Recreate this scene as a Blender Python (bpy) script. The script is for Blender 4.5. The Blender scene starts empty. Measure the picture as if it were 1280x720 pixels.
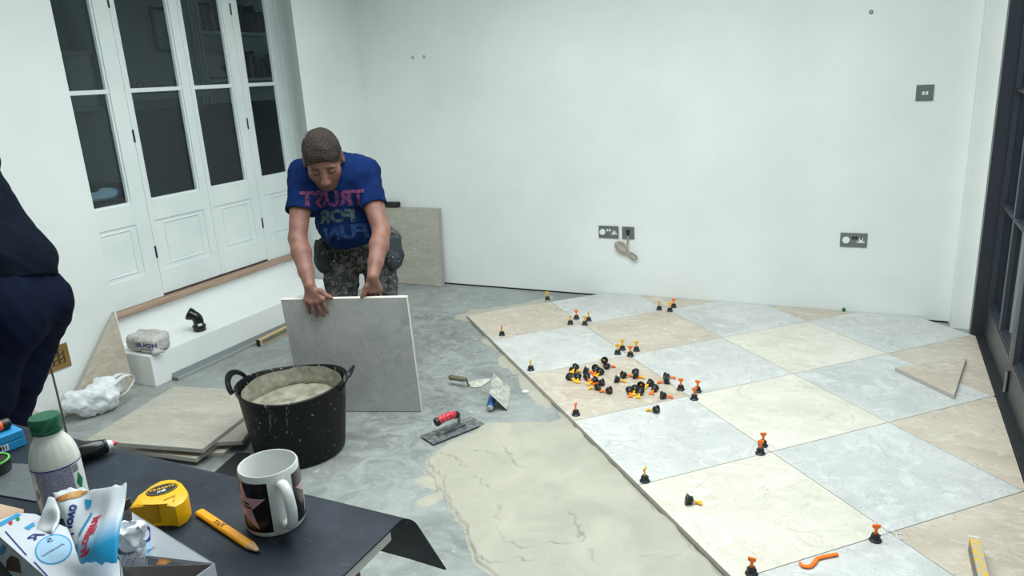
import bpy, bmesh, math, random
import numpy as np
from mathutils import Vector, Matrix
from mathutils.bvhtree import BVHTree

SC = bpy.context.scene
COL = SC.collection
rnd = random.Random(7)

# ------------------------------------------------------------------ camera
FPX = 929.54
TILE_Z = 0.026
_R = np.array([[0.9012574, 0.4296957, -0.0556477], [0.0698403, -0.2708220, -0.9600926], [-0.4276183, 0.8614041, -0.2740904]])
_u, _s, _v = np.linalg.svd(_R)
_R = _u @ _v
CAM = np.array([1.56634, -4.11808, 1.53591])
cam_data = bpy.data.cameras.new('camera')
cam_data.sensor_fit = 'HORIZONTAL'
cam_data.sensor_width = 36.0
cam_data.lens = FPX / 1280.0 * 36.0
cam_data.clip_start = 0.02
cam = bpy.data.objects.new('camera', cam_data)
COL.objects.link(cam)
_m = Matrix.Identity(4)
for _r in range(3):
    _m[_r][0] = _R[0][_r]
    _m[_r][1] = -_R[1][_r]
    _m[_r][2] = -_R[2][_r]
    _m[_r][3] = CAM[_r]
cam.matrix_world = _m
SC.camera = cam

# ------------------------------------------------------------------ light
SC.view_settings.view_transform = 'Standard'
SC.view_settings.look = 'None'
SC.view_settings.gamma = 1.0
SC.view_settings.use_curve_mapping = False
SC.view_settings.exposure = -1.15
W = bpy.data.worlds.new('overcast_sky')
SC.world = W
W.use_nodes = True
_bg = W.node_tree.nodes['Background']
_bg.inputs[0].default_value = (0.86, 0.97, 1.0, 1)
_bg.inputs[1].default_value = 2.6


def area_light(name, loc, size, size_y, power, rot, color=(1, 1, 1)):
    l = bpy.data.lights.new(name, 'AREA')
    l.shape = 'RECTANGLE'
    l.size = size
    l.size_y = size_y
    l.energy = power
    l.color = color
    l.spread = math.radians(160)
    o = bpy.data.objects.new(name, l)
    o.location = loc
    o.rotation_euler = rot
    COL.objects.link(o)
    return o


# daylight that falls through the glazed roof opening (the opening is built below)
SKY_X0, SKY_X1, SKY_Y0, SKY_Y1, CEIL = -1.05, 2.05, -3.1, -0.5, 2.75
area_light('roof_daylight', ((SKY_X0 + SKY_X1) / 2, (SKY_Y0 + SKY_Y1) / 2, CEIL + 0.32), SKY_X1 - SKY_X0 - 0.1,
           SKY_Y1 - SKY_Y0 - 0.1, 235, (0, 0, 0), (0.94, 1.0, 0.985))


# ------------------------------------------------------------------ pixel -> place helpers
def ray(x, y):
    return _R.T @ np.array([(x - 640) / FPX, (y - 360) / FPX, 1.0])


def onZ(x, y, z=0.0):
    d = ray(x, y)
    return Vector(CAM + d * (z - CAM[2]) / d[2])


def onY(x, y, Y):
    d = ray(x, y)
    return Vector(CAM + d * (Y - CAM[1]) / d[1])


def onX(x, y, X):
    d = ray(x, y)
    return Vector(CAM + d * (X - CAM[0]) / d[0])


def at(x, y, t):
    return Vector(CAM + ray(x, y) * t)


# ------------------------------------------------------------------ materials
def lin(h):
    if isinstance(h, str):
        h = h.lstrip('#')
        v = [int(h[i:i + 2], 16) / 255 for i in (0, 2, 4)]
    else:
        v = [c / 255 for c in h]
    return tuple((c / 12.92 if c <= 0.04045 else ((c + 0.055) / 1.055) ** 2.4) for c in v) + (1.0,)


class NT:
    def __init__(self, name):
        self.m = bpy.data.materials.new(name)
        self.m.use_nodes = True
        self.t = self.m.node_tree
        self.b = self.t.nodes['Principled BSDF']
        self.out = self.t.nodes['Material Output']
        self.tc = self.n('ShaderNodeTexCoord')

    def n(self, typ, **kw):
        o = self.t.nodes.new(typ)
        for k, v in kw.items():
            setattr(o, k, v)
        return o

    def l(self, a, b):
        self.t.links.new(a, b)

    def put(self, sock, v):
        if hasattr(v, 'links') or hasattr(v, 'is_output'):
            self.l(v, sock)
        else:
            sock.default_value = v

    def coords(self, kind='Object', scale=None, rand=False):
        o = self.tc.outputs[kind]
        if rand:
            oi = self.n('ShaderNodeObjectInfo')
            mul = self.n('ShaderNodeVectorMath', operation='SCALE')
            mul.inputs[0].default_value = (37.0, 19.0, 11.0)
            self.l(oi.outputs['Random'], mul.inputs['Scale'])
            add = self.n('ShaderNodeVectorMath', operation='ADD')
            self.l(o, add.inputs[0])
            self.l(mul.outputs[0], add.inputs[1])
            o = add.outputs[0]
        if scale is not None:
            mp = self.n('ShaderNodeMapping')
            mp.inputs['Scale'].default_value = scale
            self.l(o, mp.inputs[0])
            o = mp.outputs[0]
        return o

    def noise(self, co, scale, detail=4, rough=0.55, dist=0.0):
        o = self.n('ShaderNodeTexNoise')
        self.l(co, o.inputs['Vector'])
        o.inputs['Scale'].default_value = scale
        o.inputs['Detail'].default_value = detail
        o.inputs['Roughness'].default_value = rough
        o.inputs['Distortion'].default_value = dist
        return o.outputs['Fac']

    def ramp(self, fac, lo, hi, a=0.0, b=1.0):
        o = self.n('ShaderNodeMapRange')
        self.l(fac, o.inputs[0])
        o.inputs[1].default_value = lo
        o.inputs[2].default_value = hi
        o.inputs[3].default_value = a
        o.inputs[4].default_value = b
        return o.outputs[0]

    def mix(self, fac, a, b, blend='MIX'):
        o = self.n('ShaderNodeMix', data_type='RGBA', blend_type=blend)
        self.put(o.inputs[0], fac)
        self.put(o.inputs[6], a)
        self.put(o.inputs[7], b)
        return o.outputs[2]

    def math(self, op, a, b=None):
        o = self.n('ShaderNodeMath', operation=op)
        self.put(o.inputs[0], a)
        if b is not None:
            self.put(o.inputs[1], b)
        return o.outputs[0]

    def bump(self, h, strength=0.3, dist=0.01):
        o = self.n('ShaderNodeBump')
        o.inputs['Strength'].default_value = strength
        o.inputs['Distance'].default_value = dist
        self.l(h, o.inputs['Height'])
        self.l(o.outputs[0], self.b.inputs['Normal'])

    def fin(self, col=None, rough=0.5, metal=0.0, spec=0.5):
        if col is not None:
            self.put(self.b.inputs['Base Color'], col)
        self.put(self.b.inputs['Roughness'], rough)
        self.b.inputs['Metallic'].default_value = metal
        self.b.inputs['Specular IOR Level'].default_value = spec
        return self.m


def plain(name, col, rough=0.5, metal=0.0, spec=0.5, var=0.06, scale=30, bump=0.0, bscale=200):
    """a simple paint/plastic/metal with slight procedural variation"""
    k = NT(name)
    co = k.coords()
    c = lin(col)
    d = tuple(max(0, x * (1 - var * 2)) for x in c[:3]) + (1,)
    f = k.noise(co, scale, 3)
    out = k.mix(f, d, tuple(min(1, x * (1 + var)) for x in c[:3]) + (1,))
    if bump:
        k.bump(k.noise(co, bscale, 3), bump, 0.002)
    return k.fin(out, rough, metal, spec)


M = {}


def mk_materials():
    # --- wall paint
    k = NT('white_wall_paint')
    co = k.coords()
    f = k.noise(co, 1.3, 5, 0.6)
    c = k.mix(k.ramp(f, 0.35, 0.7), lin((228, 233, 231)), lin((240, 243, 241)))
    sp = k.ramp(k.noise(co, 26, 2), 0.74, 0.78)
    c = k.mix(k.math('MULTIPLY', sp, 0.05), c, lin((150, 150, 150)))
    k.bump(k.noise(co, 90, 4), 0.06, 0.004)
    M['wall'] = k.fin(c, 0.72, 0, 0.3)
    M['ceiling'] = plain('ceiling_paint', (240, 242, 240), 0.8, var=0.01)
    k = NT('white_joinery_paint')
    co = k.coords()
    c = k.mix(k.ramp(k.noise(co, 3, 5), 0.3, 0.7), lin((222, 231, 230)), lin((238, 243, 242)))
    k.bump(k.noise(co, 45, 4), 0.10, 0.004)
    M['joinery'] = k.fin(c, 0.32, 0, 0.5)
    M['box_paint'] = plain('white_boxing_paint', (244, 247, 246), 0.45, var=0.015, scale=4, bump=0.04, bscale=60)
    # --- concrete screed
    k = NT('grey_screed')
    co = k.coords()
    f1 = k.noise(co, 1.6, 7, 0.62, 0.6)
    f2 = k.noise(co, 9, 6, 0.65, 1.2)
    c = k.mix(k.ramp(f1, 0.34, 0.66), lin((112, 117, 116)), lin((152, 157, 154)))
    c = k.mix(k.ramp(f2, 0.40, 0.72, 0, 0.75), c, lin((172, 177, 173)))
    f3 = k.noise(co, 16, 3, 0.5, 2.0)
    c = k.mix(k.ramp(f3, 0.66, 0.71, 0, 0.55), c, lin((196, 196, 186)))
    f4 = k.noise(co, 70, 2, 0.5)
    c = k.mix(k.ramp(f4, 0.69, 0.73, 0, 0.6), c, lin((200, 201, 194)))
    f5 = k.noise(co, 45, 2, 0.5, 0.4)
    c = k.mix(k.ramp(f5, 0.24, 0.30, 0.35, 0), c, lin((90, 94, 96)))
    k.bump(k.noise(co, 30, 6, 0.6), 0.25, 0.006)
    M['screed'] = k.fin(c, k.ramp(f2, 0.3, 0.7, 0.42, 0.7), 0, 0.4)

    # --- stone-look tiles
    def tile(name, a, b, pit, vein, streak):
        k = NT(name)
        co = k.coords('Object', None, True)
        st = k.n('ShaderNodeMapping')
        st.inputs['Scale'].default_value = streak
        k.l(co, st.inputs[0])
        f1 = k.noise(st.outputs[0], 2.6, 8, 0.62, 0.8)
        c = k.mix(k.ramp(f1, 0.33, 0.68), lin(a), lin(b))
        f2 = k.noise(st.outputs[0], 8, 6, 0.65, 1.6)
        c = k.mix(k.ramp(f2, 0.50, 0.70, 0, 0.75), c, lin(vein))
        f3 = k.noise(st.outputs[0], 95, 3, 0.6, 0.4)
        c = k.mix(k.ramp(f3, 0.28, 0.38, 0.75, 0), c, lin(pit))
        f5 = k.noise(co, 260, 2, 0.5)
        c = k.mix(k.ramp(f5, 0.35, 0.65, 0.10, 0), c, lin(pit))
        v = k.noise(co, 2.2, 4, 0.55, 2.4)
        vv = k.math('ABSOLUTE', k.math('SUBTRACT', v, 0.5))
        c = k.mix(k.ramp(vv, 0.0, 0.010, 0.30, 0), c, lin(pit))
        k.bump(f3, 0.05, 0.002)
        M[name] = k.fin(c, 0.5, 0, 0.4)

    tile('tile_brown', (186, 173, 156), (207, 196, 180), (132, 121, 108), (222, 214, 202), (1, 1.6, 1))
    tile('tile_ivory', (206, 200, 185), (225, 220, 207), (160, 152, 138), (234, 230, 220), (1, 1.6, 1))
    tile('tile_grey', (188, 189, 186), (211, 211, 207), (134, 136, 136), (224, 223, 218), (1, 1, 1))
    tile('tile_cream', (170, 166, 153), (188, 184, 172), (130, 124, 112), (202, 198, 188), (1, 3.2, 1))
    tile('tile_lightgrey', (170, 171, 170), (190, 191, 189), (126, 126, 126), (200, 200, 198), (1.3, 1, 1))
    M['tile_edge'] = plain('tile_cut_edge', (178, 174, 166), 0.7, var=0.06, scale=60)
    M['tile_edge_light'] = plain('tile_pale_edge', (226, 222, 208), 0.7, var=0.04, scale=60)
    # --- tile adhesive
    k = NT('beige_adhesive')
    co = k.coords()
    f = k.noise(co, 5, 6, 0.6, 0.8)
    c = k.mix(k.ramp(f, 0.35, 0.7), lin((166, 163, 149)), lin((184, 180, 166)))
    c = k.mix(k.ramp(k.noise(co, 60, 3), 0.22, 0.28, 0.45, 0), c, lin((120, 118, 106)))
    ca_ = k.n('ShaderNodeAttribute', attribute_name='crack_shade')
    c = k.mix(ca_.outputs['Fac'], c, lin((96, 93, 82)))  # shade of the crack grooves, put into the adhesive colour
    k.bump(k.noise(co, 40, 5), 0.18, 0.004)
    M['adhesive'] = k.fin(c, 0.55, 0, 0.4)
    k = NT('wet_mortar')
    co = k.coords()
    c = k.mix(k.ramp(k.noise(co, 20, 6), 0.35, 0.7), lin((128, 126, 112)), lin((172, 168, 150)))
    k.bump(k.noise(co, 60, 5), 0.6, 0.006)
    M['mortar'] = k.fin(c, 0.5, 0, 0.5)
    # --- dark frame
    M['dark_frame'] = plain('charcoal_door_paint', (50, 53, 60), 0.35, var=0.06, scale=8)
    M['dark_sill'] = plain('black_sill', (34, 37, 40), 0.55, var=0.08, scale=12)
    M['nickel'] = plain('brushed_nickel', (150, 152, 152), 0.35, 1.0, var=0.05)
    M['pewter'] = plain('pewter_faceplate', (118, 126, 124), 0.38, 0.35, var=0.03)
    M['white_plastic'] = plain('white_plastic', (232, 236, 236), 0.35, var=0.01)
    M['black_plastic'] = plain('black_plastic', (24, 26, 28), 0.4, var=0.1)
    M['black_gloss'] = plain('black_gloss_plastic', (17, 22, 25), 0.22, var=0.05)
    M['clip_black'] = plain('clip_black', (34, 40, 44), 0.42, var=0.08)
    M['clip_orange'] = plain('clip_orange', (255, 120, 24), 0.42, var=0.03)
    M['clip_yellow'] = plain('clip_yellow', (246, 186, 26), 0.42, var=0.03)
    # wood strip
    k = NT('oak_strip')
    co = k.coords('Object', (30, 1.5, 30))
    c = k.mix(k.ramp(k.noise(co, 3, 5), 0.3, 0.7), lin((150, 122, 104)), lin((184, 158, 138)))
    M['oak'] = k.fin(c, 0.45)
    # brass
    M['brass'] = plain('aged_brass', (170, 140, 84), 0.4, 0.7, var=0.12, scale=20)
    M['alu'] = plain('brushed_aluminium', (172, 178, 178), 0.4, 0.3, var=0.05)
    # steel with dried adhesive
    k = NT('trowel_steel')
    co = k.coords()
    f = k.ramp(k.noise(co, 40, 5, 0.6, 0.6), 0.45, 0.62)
    c = k.mix(f, lin((98, 104, 108)), lin((150, 152, 148)))
    k.bump(k.noise(co, 80, 4), 0.35, 0.002)
    M['steel'] = k.fin(c, 0.45, 0.45)
    k = NT('scraper_steel')
    co = k.coords()
    c = k.mix(k.ramp(k.noise(co, 340, 4), 0.6, 0.72), lin((112, 118, 122)), lin((168, 171, 170)))
    M['scraper'] = k.fin(c, 0.4, 0.5)
    k = NT('adhesive_covered_steel')
    co = k.coords()
    f = k.ramp(k.noise(co, 30, 5, 0.6, 0.6), 0.35, 0.55)
    c = k.mix(f, lin((150, 154, 150)), lin((204, 204, 190)))
    k.bump(k.noise(co, 70, 4), 0.5, 0.003)
    M['steel_pale'] = k.fin(c, 0.6, 0.1)
    k = NT('red_grip')
    co = k.coords()
    c = k.mix(k.ramp(k.noise(co, 120, 3), 0.56, 0.64, 0, 0.7), lin((196, 26, 44)), lin((220, 190, 186)))
    M['red_grip'] = k.fin(c, 0.5)
    k = NT('blue_grip')
    co = k.coords()
    c = k.mix(k.ramp(k.noise(co, 110, 3), 0.60, 0.68, 0, 0.7), lin((28, 78, 140)), lin((190, 196, 196)))
    M['blue_grip'] = k.fin(c, 0.5)
    k = NT('weathered_wood_grip')
    co = k.coords()
    c = k.mix(k.noise(co, 60, 4), lin((84, 82, 70)), lin((128, 122, 98)))
    M['wood_grip'] = k.fin(c, 0.6)
    # tub rubber with drips
    k = NT('black_rubber_tub')
    co = k.coords('Object', (1, 1, 0.28))
    f = k.noise(co, 26, 4, 0.6, 0.5)
    d = k.ramp(f, 0.61, 0.66, 0, 0.55)
    co2 = k.coords()
    d2 = k.ramp(k.noise(co2, 60, 3), 0.66, 0.71, 0, 0.7)
    gz = k.n('ShaderNodeSeparateXYZ')
    k.l(co2, gz.inputs[0])
    up = k.ramp(gz.outputs[2], 0.02, 0.34, 0.25, 1.0)
    c = k.mix(k.math('MULTIPLY', d, up), lin((3, 5, 7)), lin((150, 150, 142)))
    c = k.mix(k.math('MULTIPLY', d2, up), c, lin((190, 190, 180)))
    k.bump(k.noise(co2, 40, 3), 0.08, 0.004)
    M['tub'] = k.fin(c, 0.5, 0, 0.3)
    # skins and cloth
    def skin(name, a, b):
        k = NT(name)
        co = k.coords()
        at_ = k.n('ShaderNodeAttribute', attribute_name='tint')
        f = k.noise(co, 22, 4)
        c = k.mix(k.ramp(f, 0.3, 0.7), lin(a), lin(b))
        c = k.mix(at_.outputs['Fac'], c, lin((52, 36, 30)))
        k.bump(k.noise(co, 160, 3), 0.08, 0.002)
        k.b.inputs['Subsurface Weight'].default_value = 0.06
        k.b.inputs['Subsurface Radius'].default_value = (0.01, 0.004, 0.002)
        return k.fin(c, 0.5, 0, 0.4)
    M['skin'] = skin('skin', (122, 84, 73), (146, 104, 91))
    k = NT('dark_hair')
    co = k.coords()
    c = k.mix(k.noise(co, 130, 4, 0.7), lin((26, 21, 19)), lin((72, 61, 54)))
    k.bump(k.noise(co, 180, 4, 0.7), 0.9, 0.008)
    M['hair'] = k.fin(c, 0.65, 0, 0.3)
    def cloth(name, a, b, w=320):
        k = NT(name)
        co = k.coords()
        c = k.mix(k.ramp(k.noise(co, 12, 4), 0.3, 0.7), lin(a), lin(b))
        k.bump(k.noise(co, w, 3), 0.15, 0.002)
        return k.fin(c, 0.9, 0, 0.12)
    M['tee_blue'] = cloth('royal_blue_cotton', (9, 28, 68), (13, 40, 90))
    M['tee_navy'] = cloth('navy_cotton', (5, 13, 24), (9, 20, 34))
    M['denim'] = cloth('dark_navy_denim', (5, 12, 30), (11, 20, 44), 500)
    k = NT('paint_splashed_workwear')
    co = k.coords()
    c = k.mix(k.ramp(k.noise(co, 9, 5, 0.6, 0.8), 0.35, 0.65), lin((28, 30, 34)), lin((62, 62, 62)))
    c = k.mix(k.ramp(k.noise(co, 30, 6, 0.75, 0.5), 0.46, 0.62, 0, 0.55), c, lin((136, 134, 128)))
    c = k.mix(k.ramp(k.noise(co, 75, 2), 0.685, 0.72), c, lin((214, 212, 204)))
    k.bump(k.noise(co, 60, 4), 0.3, 0.004)
    M['workwear'] = k.fin(c, 0.85, 0, 0.2)
    M['workwear_dark'] = cloth('dark_workwear', (24, 27, 32), (44, 47, 52))
    k = NT('pocket_workwear')
    co = k.coords()
    c = k.mix(k.ramp(k.noise(co, 14, 4), 0.35, 0.65), lin((46, 54, 58)), lin((72, 78, 80)))
    c = k.mix(k.ramp(k.noise(co, 90, 2), 0.68, 0.72), c, lin((210, 210, 204)))
    M['pocket'] = k.fin(c, 0.85, 0, 0.2)
    def print_mat(name, col, base):
        k = NT(name)
        co = k.coords()
        f = k.ramp(k.noise(co, 55, 5, 0.7, 1.0), 0.40, 0.52)
        return k.fin(k.mix(f, lin(base), lin(col)), 0.8, 0, 0.2)
    M['print_pink'] = print_mat('faded_pink_print', (116, 60, 92), (14, 34, 76))
    M['print_grey'] = print_mat('faded_grey_print', (74, 88, 88), (14, 34, 74))
    M['print_blue'] = print_mat('faded_blue_print', (44, 70, 116), (15, 40, 86))
    # glass
    k = NT('window_glass')
    tr = k.n('ShaderNodeBsdfTransparent')
    tr.inputs[0].default_value = (0.74, 0.86, 0.92, 1)
    gl = k.n('ShaderNodeBsdfGlossy')
    gl.inputs['Roughness'].default_value = 0.02
    fr = k.n('ShaderNodeLayerWeight')
    fac = k.math('ADD', k.math('MULTIPLY', k.math('POWER', fr.outputs['Facing'], 5.0), 0.9), 0.04)
    mx = k.n('ShaderNodeMixShader')
    k.l(fac, mx.inputs[0])
    k.l(tr.outputs[0], mx.inputs[1])
    k.l(gl.outputs[0], mx.inputs[2])
    k.l(mx.outputs[0], k.out.inputs[0])
    M['glass'] = k.m
    # room beyond
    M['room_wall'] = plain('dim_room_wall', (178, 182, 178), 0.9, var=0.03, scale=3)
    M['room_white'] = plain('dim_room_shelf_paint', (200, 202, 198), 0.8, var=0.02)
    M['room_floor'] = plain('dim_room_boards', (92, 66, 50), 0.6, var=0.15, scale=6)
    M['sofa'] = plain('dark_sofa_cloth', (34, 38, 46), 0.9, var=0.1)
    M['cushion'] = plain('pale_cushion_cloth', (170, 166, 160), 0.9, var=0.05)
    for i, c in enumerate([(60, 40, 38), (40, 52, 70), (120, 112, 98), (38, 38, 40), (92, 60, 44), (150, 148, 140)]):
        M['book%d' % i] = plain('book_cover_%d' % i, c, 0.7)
    M['art_paper'] = plain('pale_art_paper', (170, 170, 164), 0.7, var=0.05, scale=8)
    # outside
    M['patio'] = plain('patio_stone', (150, 152, 150), 0.8, var=0.1, scale=3)
    M['render'] = plain('grey_garden_wall', (120, 124, 134), 0.9, var=0.08, scale=5)
    # table things
    k = NT('black_rubber_mat')
    co = k.coords()
    c = k.mix(k.ramp(k.noise(co, 6, 6, 0.65, 0.6), 0.35, 0.7), lin((26, 34, 44)), lin((44, 54, 66)))
    sc_ = k.coords('Object', (4, 40, 4))
    c = k.mix(k.ramp(k.noise(sc_, 6, 3, 0.6, 1.0), 0.67, 0.72, 0, 0.22), c, lin((150, 154, 158)))
    k.bump(k.noise(co, 120, 4), 0.1, 0.002)
    M['mat'] = k.fin(c, k.ramp(k.noise(co, 9, 4), 0.3, 0.7, 0.45, 0.65), 0, 0.25)
    M['board_edge'] = plain('white_board', (206, 204, 196), 0.5, var=0.03)
    M['maroon'] = plain('maroon_trestle_paint', (112, 26, 44), 0.45, var=0.06)
    M['ceramic'] = plain('white_ceramic', (224, 226, 225), 0.12, var=0.01)
    M['print_black'] = plain('black_print', (20, 20, 24), 0.25, var=0.2, scale=300)
    M['print_rose'] = plain('rose_pink_print', (204, 156, 168), 0.25, var=0.04)
    k = NT('tea_stain')
    co = k.coords()
    c = k.mix(k.ramp(k.noise(co, 60, 4, 0.7, 1), 0.5, 0.65), lin((226, 226, 224)), lin((168, 146, 136)))
    M['tea'] = k.fin(c, 0.2)
    M['tape_yellow'] = plain('tape_yellow_plastic', (246, 186, 10), 0.3, var=0.03, scale=12)
    M['tape_rubber'] = plain('tape_yellow_rubber', (206, 152, 8), 0.5, var=0.04)
    M['label_black'] = plain('black_label', (28, 32, 36), 0.35)
    M['pencil'] = plain('pencil_yellow', (252, 170, 16), 0.3, var=0.02)
    M['pencil_wood'] = plain('pencil_cedar', (206, 166, 122), 0.7, var=0.08, scale=80)
    M['graphite'] = plain('graphite', (40, 40, 44), 0.4)
    M['milk'] = plain('milky_plastic', (222, 224, 216), 0.22, var=0.02)
    M['green_cap'] = plain('green_cap', (8, 92, 62), 0.3, var=0.04)
    k = NT('violet_speckled_label')
    co = k.coords()
    c = k.mix(k.ramp(k.noise(co, 800, 2), 0.42, 0.58), lin((92, 90, 132)), lin((176, 176, 190)))
    M['violet_label'] = k.fin(c, 0.35)
    M['violet'] = plain('violet_print', (58, 46, 128), 0.4)
    M['card_white'] = plain('white_carton', (212, 218, 226), 0.45, var=0.02, scale=10)
    M['card_inside'] = plain('grey_board_inside', (120, 112, 108), 0.85, var=0.05)
    M['card_brown'] = plain('brown_cardboard', (206, 176, 150), 0.85, var=0.05)
    M['print_cyan'] = plain('cyan_print', (48, 158, 214), 0.35)
    M['print_sky'] = plain('pale_blue_print', (168, 208, 236), 0.4)
    M['print_navy'] = plain('navy_print', (40, 50, 132), 0.4)
    M['print_red'] = plain('red_print', (206, 28, 62), 0.4)
    M['print_green'] = plain('green_print', (20, 130, 80), 0.4)
    k = NT('biscuit_print')
    co = k.coords()
    c = k.mix(k.ramp(k.noise(co, 45, 4), 0.35, 0.65), lin((176, 98, 40)), lin((222, 178, 96)))
    M['biscuit'] = k.fin(c, 0.4)
    k = NT('wrapper_film')
    uv = k.tc.outputs['UV']
    sx = k.n('ShaderNodeSeparateXYZ')
    k.l(uv, sx.inputs[0])
    g = k.math('ADD', k.math('MULTIPLY', sx.outputs[0], 0.35), k.math('SUBTRACT', 0.75, sx.outputs[1]))
    c = k.mix(k.ramp(g, 0.45, 0.80), lin((226, 234, 242)), lin((40, 168, 226)))
    M['wrapper'] = k.fin(c, 0.22, 0, 0.6)
    k = NT('silver_film')
    c = k.mix(k.noise(k.coords(), 30, 3), lin((196, 202, 208)), lin((238, 240, 244)))
    M['film'] = k.fin(c, 0.3, 0.15)
    k = NT('dotted_film')
    co = k.coords('Object')
    vo = k.n('ShaderNodeTexVoronoi')
    vo.inputs['Scale'].default_value = 230
    k.l(co, vo.inputs['Vector'])
    c = k.mix(k.ramp(vo.outputs['Distance'], 0.22, 0.30), lin((110, 120, 150)), lin((212, 216, 224)))
    M['dotted'] = k.fin(c, 0.35)
    M['blue_box'] = plain('blue_plastic_box', (46, 148, 204), 0.4, var=0.04)
    M['orange_plastic'] = plain('orange_plastic', (255, 96, 34), 0.4, var=0.03)
    M['lime'] = plain('lime_rim', (110, 210, 90), 0.4)
    M['pink_tip'] = plain('pink_tip', (206, 40, 92), 0.4)
    k = NT('bag_film')
    c = k.mix(k.noise(k.coords(), 25, 4), lin((236, 240, 243)), lin((250, 251, 252)))
    k.b.inputs['Transmission Weight'].default_value = 0.12
    k.b.inputs['IOR'].default_value = 1.1
    k.bump(k.noise(k.coords(), 45, 5, 0.6, 1.5), 0.5, 0.008)
    M['bag'] = k.fin(c, 0.28, 0, 0.5)
    k = NT('kraft_sack_paper')
    co = k.coords()
    c = k.mix(k.ramp(k.noise(co, 18, 4), 0.3, 0.7), lin((184, 180, 176)), lin((206, 204, 200)))
    k.bump(k.noise(co, 40, 4), 0.4, 0.004)
    M['sack'] = k.fin(c, 0.6)
    M['cord'] = plain('taupe_flex', (172, 158, 146), 0.6, var=0.06)
    k = NT('worn_yellow_level')
    co = k.coords()
    c = k.mix(k.ramp(k.noise(co, 60, 4), 0.42, 0.58), lin((226, 178, 50)), lin((178, 174, 160)))
    M['level'] = k.fin(c, 0.55)
    k = NT('dirty_rail_grey')
    M['level_side'] = plain('grey_level_side', (120, 124, 120), 0.6, var=0.2, scale=50)
    M['gap_shade'] = plain('gap_shade', (20, 22, 22), 0.9)  # near-black for the strip that stands in for shade under the plaster
    M['tan_block'] = plain('dusty_black_rubber', (40, 42, 44), 0.8, var=0.2, scale=40)


mk_materials()


# ------------------------------------------------------------------ mesh helpers
def link(name, me, mat=None, parent=None, smooth=False):
    if mat is not None and not me.materials:
        me.materials.append(M[mat] if isinstance(mat, str) else mat)
    if smooth:
        me.polygons.foreach_set('use_smooth', [True] * len(me.polygons))
    o = bpy.data.objects.new(name, me)
    COL.objects.link(o)
    if parent is not None:
        o.parent = parent
    return o


def obj(name, bm, mat, parent=None, smooth=False):
    bmesh.ops.recalc_face_normals(bm, faces=bm.faces)
    me = bpy.data.meshes.new(name)
    bm.to_mesh(me)
    bm.free()
    o = link(name, me, mat, parent, False)
    if smooth:
        me.polygons.foreach_set('use_smooth', [True] * len(me.polygons))
        try:
            me.set_sharp_from_angle(angle=math.radians(smooth if smooth > 1 else 40))
        except Exception:
            pass
    return o


def tag(o, label=None, cat=None, group=None, kind=None):
    if label:
        o['label'] = label
    if cat:
        o['category'] = cat
    if group:
        o['group'] = group
    if kind:
        o['kind'] = kind
    return o


def empty(name, loc=(0, 0, 0), rz=0.0, rot=None):
    o = bpy.data.objects.new(name, None)
    o.location = loc
    o.rotation_euler = rot if rot else (0, 0, rz)
    o.empty_display_size = 0.05
    COL.objects.link(o)
    return o


def thing(name, label, cat, loc=(0, 0, 0), rz=0.0, group=None, rot=None):
    return tag(empty(name, loc, rz, rot), label, cat, group)


def box(bm, lo, hi, mtx=None, bev=0.0):
    vs = []
    for z in (lo[2], hi[2]):
        for x, y in ((lo[0], lo[1]), (hi[0], lo[1]), (hi[0], hi[1]), (lo[0], hi[1])):
            p = Vector((x, y, z))
            vs.append(bm.verts.new(mtx @ p if mtx else p))
    fs = [bm.faces.new([vs[i] for i in f]) for f in ((3, 2, 1, 0), (4, 5, 6, 7), (0, 1, 5, 4), (1, 2, 6, 5), (2, 3, 7, 6), (3, 0, 4, 7))]
    if bev > 0:
        es = list({e for f in fs for e in f.edges})
        bmesh.ops.bevel(bm, geom=es, offset=bev, segments=2, affect='EDGES', profile=0.6)
    return bm


def boxbm(lo, hi, mtx=None, bev=0.0):
    return box(bmesh.new(), lo, hi, mtx, bev)


def prism(bm, poly, z0, z1, mtx=None, bev=0.0):
    a = [bm.verts.new((mtx @ Vector((x, y, z0))) if mtx else (x, y, z0)) for x, y in poly]
    b = [bm.verts.new((mtx @ Vector((x, y, z1))) if mtx else (x, y, z1)) for x, y in poly]
    fs = [bm.faces.new(a[::-1]), bm.faces.new(b)]
    n = len(poly)
    for i in range(n):
        fs.append(bm.faces.new((a[i], a[(i + 1) % n], b[(i + 1) % n], b[i])))
    if bev > 0:
        es = list({e for f in fs[:2] for e in f.edges})
        bmesh.ops.bevel(bm, geom=es, offset=bev, segments=2, affect='EDGES', profile=0.6)
    return bm


def lathe(bm, prof, n=32, mtx=None, a0=0.0, a1=2 * math.pi):
    full = abs(a1 - a0 - 2 * math.pi) < 1e-6
    cols = n if full else n + 1
    rings = []
    for k in range(cols):
        a = a0 + (a1 - a0) * k / n
        ring = []
        for r, z in prof:
            p = Vector((r * math.cos(a), r * math.sin(a), z))
            ring.append(bm.verts.new(mtx @ p if mtx else p))
        rings.append(ring)
    for k in range(n):
        A, B = rings[k], rings[(k + 1) % cols]
        for i in range(len(prof) - 1):
            bm.faces.new((A[i], B[i], B[i + 1], A[i + 1]))
    bmesh.ops.remove_doubles(bm, verts=bm.verts, dist=1e-6)
    return bm


def frames(pts, closed=False):
    pts = [Vector(p) for p in pts]
    n = len(pts)
    out = []
    prev = None
    for i in range(n):
        if closed:
            t = pts[(i + 1) % n] - pts[i - 1]
        else:
            t = pts[min(i + 1, n - 1)] - pts[max(i - 1, 0)]
        t.normalize()
        if prev is None:
            up = Vector((0, 0, 1)) if abs(t.z) < 0.9 else Vector((1, 0, 0))
            s = t.cross(up).normalized()
        else:
            s = (prev - t * prev.dot(t)).normalized()
        prev = s
        out.append((pts[i], t, s, t.cross(s)))
    return out


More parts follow.
